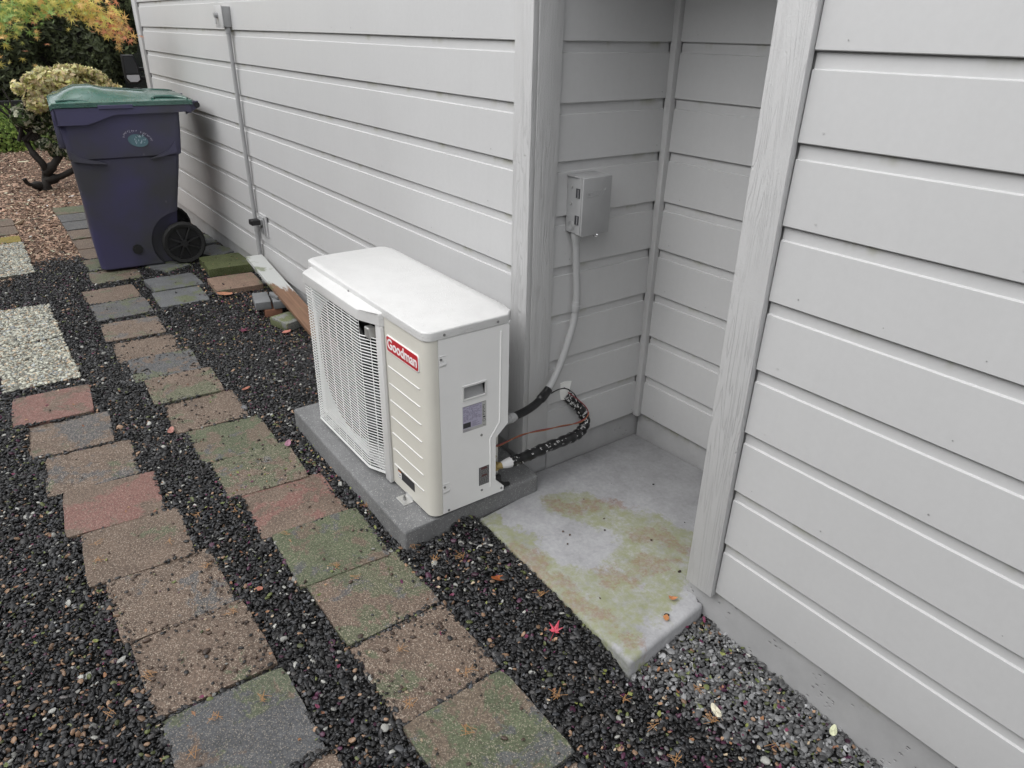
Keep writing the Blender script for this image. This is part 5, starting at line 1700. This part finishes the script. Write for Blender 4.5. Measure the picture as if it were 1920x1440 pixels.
# unseen hedge added left of and behind the camera, blocks low sky light
hs_ = thing('sky_block_hedge', 'added unseen hedge along the far side of the yard to block low sky light', 'hedge', (-3.0, -4.6, -0.13))
n = 26000
xx_ = q.uniform(-9.5, 9.0, n); zz_ = q.uniform(-0.05, 1, n) * 2.9
dep = 0.12 * np.sin(xx_ * 5.2) + 0.10 * np.sin(zz_ * 8 + xx_ * 3) + q.normal(0, 0.06, n)
v = np.clip(0.06 + 0.025 * q.normal(0, 1, n), 0.015, 0.2)
leaf_cloud('foliage', np.stack([xx_, dep, zz_], 1), np.tile(np.array([0, 1.0, 0.35]), (n, 1)), q.uniform(0.05, 0.10, n), np.stack([v * 0.78, v * 0.95, v * 0.42], 1), M['foliage_dark'], hs_, 43, asp=0.5)
bm = bmesh.new(); add_box(bm, -9.5, 9.0, -1.0, -0.25, 0, 2.85)
obj('inner_branches', bm, M['bark'], hs_)
# black timber rail
rl = thing('garden_rail', 'low black timber rail in front of the tall hedge', 'rail', (-12.1, -1.0, -0.13))
bm = bmesh.new(); add_box(bm, -0.05, 0.05, -2.6, 1.6, 0.42, 0.54, 0.005, 1); obj('rail', bm, M['timber'], rl)
for yv in (-2.3, -1.0, 0.3, 1.5):
    bm = bmesh.new(); add_box(bm, -0.045, 0.045, yv - .045, yv + .045, -0.01, 0.419); obj('post', bm, M['timber'], rl)
# clipped green shrub
def mound(name, label, loc, rx, ry, rz_, n, colf, size, seed, cat='shrub', asp=0.55):
    t = thing(name, label, cat, loc)
    q = np.random.default_rng(seed)
    d = q.normal(0, 1, (n, 3)); d[:, 2] = np.abs(d[:, 2]) * 1.0; d /= np.linalg.norm(d, axis=1)[:, None]
    rr_ = 1 + 0.07 * np.sin(d[:, 0] * 9 + seed) + 0.06 * np.sin(d[:, 1] * 11) - np.abs(q.normal(0, 0.09, n))
    p = d * rr_[:, None] * np.array([rx, ry, rz_])
    leaf_cloud('foliage', p, d, q.uniform(size * .6, size * 1.3, n), colf(q, n, d), M['leaf'], t, seed, asp=asp)
    bm = bmesh.new(); r9 = bmesh.ops.create_icosphere(bm, subdivisions=3, radius=1.0)
    for v_ in bm.verts: v_.co = Vector((v_.co.x * rx * .86, v_.co.y * ry * .86, max(v_.co.z, 0) * rz_ * .86))
    obj('inner_branches', bm, M['bark'], t, smooth=True)
    return t
def boxcol(q, n, d):
    v = np.clip(q.normal(0.36, 0.13, n), 0.06, 0.7)
    y = (q.uniform(0, 1, n) < 0.35)
    c = np.stack([v * 0.72, v * 1.05, v * 0.30], 1)
    c[y] *= np.array([1.5, 1.35, 1.3])
    return c
mound('clipped_shrub', 'low clipped bright green shrub at the left behind the mulch bed', (-11.25, -1.45, -0.13), 0.55, 0.95, 0.66, 11000, boxcol, 0.026, 51)
# second one hidden mostly by the variegated shrub
mound('clipped_shrub', 'darker clipped shrub just right of the bright green one', (-11.5, -0.35, -0.13), 0.45, 0.55, 0.40, 5000, lambda q, n, d: boxcol(q, n, d) * 0.6, 0.026, 52)
# variegated shrub on a twisted trunk
vs = thing('variegated_shrub', 'small tree-like shrub with cream and green leaves on a twisted dark trunk', 'shrub', (-7.75, -0.87, -0.125))
bm = bmesh.new()
add_tube(bm, spline([(0, 0, -0.02), (0.02, 0.01, 0.06), (0.0, 0.03, 0.14), (0.05, 0.03, 0.26), (0.02, -0.03, 0.38), (-0.02, -0.06, 0.50), (0.0, -0.10, 0.66), (0.0, -0.12, 0.78)], 5), [0.10, 0.085, 0.07, 0.055, 0.05] + [0.042] * 6 + [0.034] * 10 + [0.026] * 20, 9)
add_tube(bm, spline([(0.02, 0.03, 0.18), (0.05, 0.12, 0.26), (0.03, 0.20, 0.36), (0.0, 0.26, 0.50), (0.0, 0.32, 0.72)], 5), [0.05] * 5 + [0.036] * 8 + [0.022] * 20, 8)
add_tube(bm, spline([(0.0, 0.02, 0.10), (0.05, 0.16, 0.14), (0.08, 0.30, 0.20), (0.05, 0.42, 0.22)], 5), [0.05] * 4 + [0.03] * 20, 8)
add_tube(bm, spline([(0.0, -0.02, 0.05), (0.06, -0.14, 0.09), (0.08, -0.17, 0.15)], 4), [0.045] * 3 + [0.02] * 20, 7)
for k in range(7):
    a = k * 0.9
    add_tube(bm, [(0.02, -0.02 + 0.1 * (k - 3) / 3, 0.5), (0.12 * math.cos(a), 0.05 + 0.42 * math.sin(a), 0.98)], [0.018, 0.006], 6)
o = obj('trunk', bm, M['bark'], vs); autosmooth(o, 60)
q = np.random.default_rng(60)
P, Nn, Cc, Sz = [], [], [], []
def blob(c, r, n, pal):
    d = q.normal(0, 1, (n, 3)); d /= np.linalg.norm(d, axis=1)[:, None]
    rr_ = (1 - np.abs(q.normal(0, 0.22, n)))[:, None]
    P.append(np.array(c) + d * rr_ * np.array(r)); Nn.append(d); Sz.append(q.uniform(0.020, 0.038, n))
    v = q.uniform(0.35, 1.15, n)[:, None]
    Cc.append(v * np.array(pal)[q.integers(0, len(pal), n)])
cream = [(0.86, 0.80, 0.40), (0.88, 0.86, 0.52), (0.82, 0.70, 0.40), (0.72, 0.74, 0.30), (0.86, 0.70, 0.48)]
gw = [(0.10, 0.15, 0.06), (0.15, 0.22, 0.09), (0.65, 0.66, 0.5), (0.07, 0.10, 0.05), (0.72, 0.72, 0.56)]
for (yv, zv, ry, rz_) in [(-0.10, 0.98, .16, .12), (0.08, 1.04, .18, .13), (0.26, 1.05, .18, .13), (0.44, 1.00, .17, .12), (0.60, 0.94, .15, .10), (-0.16, 0.86, .12, .11), (0.02, 0.90, .17, .11), (0.20, 0.90, .17, .12), (0.36, 0.88, .16, .12)]:
    blob((q.uniform(-.08, .08), yv * 0.74 + 0.22, zv), (0.24, ry * .85, rz_), 560, cream)
for _ in range(34):
    an_, ph_ = q.uniform(0, 3.14), q.uniform(-0.5, 1.2)
    yv, zv = 0.40 + 0.44 * math.cos(an_) * math.cos(ph_ * .6), 0.95 + 0.20 * math.sin(an_)
    blob((q.uniform(-.05, .22), yv, zv), (0.05, 0.045, 0.05), 40, cream)
for (yv, zv, ry, rz_) in [(-0.16, 0.72, .12, .10), (-0.04, 0.62, .11, .09), (-0.10, 0.76, .12, .10), (0.10, 0.72, .13, .10), (0.26, 0.70, .14, .10), (-0.02, 0.46, .08, .06), (0.10, 0.38, .09, .07), (0.22, 0.34, .09, .06), (0.16, 0.55, .10, .07)]:
    blob((q.uniform(-.06, .06), yv * 0.9 + 0.10, zv), (0.15, ry * .9, rz_), 260, gw)
leaf_cloud('foliage', np.concatenate(P), np.concatenate(Nn), np.concatenate(Sz), np.concatenate(Cc), M['leaf'], vs, 61, asp=0.55)

# maple reaching in from the left
mp_ = thing('maple_tree', 'japanese maple with green, yellow and orange leaves overhanging from the left', 'tree', (-5.6, -2.9, -0.125))
bm = bmesh.new()
add_tube(bm, spline([(0, 0, -0.05), (0.03, 0.04, 0.5), (-0.03, 0.1, 1.0), (0.05, 0.2, 1.5), (0.1, 0.3, 2.0), (0.1, 0.35, 2.6)], 5), [0.09] * 8 + [0.07] * 8 + [0.05] * 12, 10)
o = obj('trunk', bm, M['bark'], mp_); autosmooth(o, 60)
tips = []
brs = [((0.04, 0.18, 1.35), (0.25, 0.9, 1.72), (0.38, 1.55, 1.78), (0.45, 2.05, 1.66)), ((0.08, 0.26, 1.8), (0.2, 1.0, 2.05), (0.35, 1.7, 1.98), (0.42, 2.35, 1.74)), ((0.05, 0.2, 1.5), (0.5, 0.8, 1.80), (0.75, 1.3, 1.78), (0.85, 1.7, 1.66)),
       ((0.1, 0.3, 2.0), (0.3, 0.9, 2.3), (0.4, 1.6, 2.3), (0.5, 2.3, 2.1)), ((0.06, 0.2, 1.6), (-0.3, 0.7, 1.9), (-0.2, 1.4, 1.95), (0.0, 2.1, 1.82)), ((0.0, 0.2, 1.6), (-0.5, -0.2, 2.0), (-0.7, -0.7, 2.1), (-0.8, -1.1, 2.0)), ((0.1, 0.2, 1.7), (0.6, -0.2, 2.1), (0.9, -0.6, 2.2), (1.2, -0.9, 2.0))]
for b_ in brs:
    bm = bmesh.new()
    sp_ = spline(b_, 8)
    add_tube(bm, sp_, [0.034 * (1 - i / len(sp_)) + 0.005 for i in range(len(sp_))], 7)
    o = obj('branch', bm, M['bark'], mp_); autosmooth(o, 60)
    tips += [(p, i / len(sp_)) for i, p in enumerate(sp_) if i > 8]
rr = random.Random(77)
# four shared leaf meshes per tint
lm = []
tints = [(0.30, 0.46, 0.14), (0.56, 0.60, 0.17), (0.72, 0.62, 0.17), (0.78, 0.50, 0.18), (0.72, 0.30, 0.16), (0.58, 0.42, 0.17)]
for ti, tc_ in enumerate(tints):
    for v_ in range(2):
        bm = bmesh.new(); la = bm.loops.layers.float_color.new('col')
        pts7 = []
        for a, l in [(-128, .55), (-104, .2), (-80, .8), (-58, .22), (-38, .95), (-20, .25), (0, 1.1), (20, .25), (38, .95), (58, .22), (80, .8), (104, .2), (128, .55), (180, .06)]:
            t = R(a + 90); pts7.append((math.cos(t) * l, math.sin(t) * l))
        cen = bm.verts.new((0, 0, 0))
        ve = [bm.verts.new((a, b, -0.22 * (a * a + b * b) * (1 if v_ else .5))) for a, b in pts7]
        for i in range(len(ve)):
            f = bm.faces.new((cen, ve[i], ve[(i + 1) % len(ve)]))
            k = rr.uniform(.85, 1.15)
            for lp_ in f.loops: lp_[la] = (tc_[0] * k, tc_[1] * k, tc_[2] * k, 1)
        me = bpy.data.meshes.new('leaf'); bm.to_mesh(me); bm.free(); me.materials.append(M['leaf']); lm.append(me)
placed = []
for _ in range(1500):
    p, t = rr.choice(tips)
    c_ = p + Vector((rr.gauss(0, .15), rr.gauss(0, .14), rr.gauss(-0.03, .12)))
    w = 0.35 * t + 0.25 * rr.random() + 0.12 * (c_.y - 0.8)
    ti = min(5, max(0, int(w * 6.4 + rr.gauss(0, 0.8) - 0.4)))
    placed.append((c_, ti, rr.uniform(0.026, 0.046)))
wpos = Vector(mp_.location)
for (yv, zv, ry, rz_, cnt_, w0) in [(-1.02, 1.50, .20, .17, 250, .10), (-0.86, 1.60, .20, .13, 200, .28), (-0.68, 1.60, .18, .12, 190, .40), (-0.52, 1.57, .15, .13, 150, .52), (-0.38, 1.47, .10, .10, 80, .68), (-0.31, 1.37, .07, .07, 45, .85), (-1.15, 1.42, .16, .14, 130, .45), (-1.4, 1.6, .25, .22, 150, .15)]:
    for _ in range(cnt_):
        c_ = Vector((-5.15 + rr.gauss(0, .16), yv + rr.gauss(0, .5) * ry, zv + rr.gauss(0, .5) * rz_)) - wpos
        ti = min(5, max(0, int(w0 * 5.0 + rr.gauss(0, 0.8))))
        placed.append((c_, ti, rr.uniform(0.032, 0.056)))
placed.sort(key=lambda a: abs(a[0].y - 2.15) * 0.7 + abs(a[0].z - 1.62) - 0.5 * a[0].x)
big, rest = placed[:300], placed[300:]
def leaf_rot(): return Euler((0, 0.65, 0)).to_matrix().to_4x4().to_euler() if False else (Euler((rr.gauss(0, .45), rr.gauss(0.75, .40), 0)).to_matrix() @ Euler((0, 0, rr.uniform(0, 6.28))).to_matrix()).to_euler()
for c_, ti, s_ in big:
    o = bpy.data.objects.new('leaf', lm[ti * 2 + rr.randint(0, 1)]); C.objects.link(o); o.parent = mp_
    o.location = c_; o.rotation_euler = leaf_rot(); o.scale = (s_, s_, s_)
V, F, Cl = [], [], []
for c_, ti, s_ in rest:
    me = lm[ti * 2]; mt_ = Matrix.LocRotScale(c_, leaf_rot(), Vector((s_, s_, s_))); b0 = len(V)
    V += [tuple(mt_ @ v_.co) for v_ in me.vertices]
    F += [tuple(b0 + i for i in p.vertices) for p in me.polygons]
    k = rr.uniform(.75, 1.2)
    Cl += [(tints[ti][0] * k, tints[ti][1] * k, tints[ti][2] * k, 1)] * (3 * len(me.polygons))
me = bpy.data.meshes.new('foliage'); me.from_pydata(V, [], F)
a = me.attributes.new('col', 'FLOAT_COLOR', 'CORNER'); a.data.foreach_set('color', np.array(Cl, np.float32).ravel())
o = link('foliage', me, M['leaf'], mp_); o['kind'] = 'stuff'

# ---------------------------------------------------------------- parked truck beyond the house corner (mostly its mirror shows)
tk = thing('parked_truck', 'black truck parked beyond the house corner with its side mirror showing', 'truck', (-9.6, 1.75, -0.13))
bm = bmesh.new()
add_prism(bm, [(-1.5, .45), (2.6, .45), (2.6, 1.05), (2.45, 1.12), (1.2, 1.16), (0.55, 1.72), (-1.0, 1.76), (-1.25, 1.2), (-1.5, 1.15)], -0.92, 0.92, lambda a, b, z: (-a, z, b))
bmesh.ops.bevel(bm, geom=list(bm.edges), offset=0.05, segments=2, affect='EDGES')
o = obj('body', bm, M['carpaint'], tk); autosmooth(o, 40)
bm = bmesh.new()
add_prism(bm, [(-0.95, 1.18), (0.95, 1.18), (0.50, 1.62), (-0.88, 1.66)], -0.925, 0.925, lambda a, b, z: (-a, z, b))
obj('side_window', bm, M['glass'], tk)
for a, b in ((1.7, -.85), (1.7, .85), (-0.95, -.85), (-0.95, .85)):
    bm = bmesh.new(); add_tube(bm, [(-a, b - .11, .36), (-a, b + .11, .36)], .37, 24)
    o = obj('wheel', bm, M['rubber'], tk); autosmooth(o, 40)
    bm = bmesh.new(); add_tube(bm, [(0, -.118, 0), (0, .118, 0)], .2, 20); o2 = obj('rim', bm, M['chrome'], o); o2.location = (-a, b, .36)
mr = bpy.data.objects.new('mirror', None); C.objects.link(mr); mr.parent = tk; mr.location = (0.05, -1.27, 1.06)
bm = bmesh.new()
ms = []
for xx, k in ((-0.05, 0.80), (-0.02, 1.0), (0.05, 1.0), (0.062, .93)):
    ms.append([bm.verts.new((xx, a * k, b * k)) for a, b in [(-.085, .165), (.045, .165), (.085, .05), (.095, -.135), (.05, -.165), (-.05, -.165), (-.09, -.10)]])
for r0, r1 in zip(ms[:-1], ms[1:]):
    for j in range(7): bm.faces.new((r0[j], r0[(j + 1) % 7], r1[(j + 1) % 7], r1[j]))
bm.faces.new(ms[0][::-1]); bm.faces.new(ms[-1])
o = obj('mirror_housing', bm, M['black'], mr); autosmooth(o, 40)
bm = bmesh.new(); add_prism(bm, [(-.07, .145), (.035, .145), (.07, .04), (.072, -.05), (-.075, -.05)], 0.0625, 0.065, lambda a, b, z: (z, a, b)); obj('mirror_glass', bm, M['glass'], mr)
bm = bmesh.new(); add_prism(bm, [(-.07, -.065), (.072, -.065), (.074, -.12), (.04, -.145), (-.04, -.145), (-.072, -.10)], 0.0625, 0.067, lambda a, b, z: (z, a, b)); obj('spot_mirror', bm, M['chrome'], mr)
bm = bmesh.new(); add_box(bm, -.03, .03, .08, .36, -.02, .02, .006, 1); add_box(bm, -.03, .03, .08, .36, -.125, -.09, .006, 1); obj('mirror_arm', bm, M['black'], mr)
for o in list(bpy.data.objects):
    if o.type == 'EMPTY' and o.get('label') == '': del o['label']
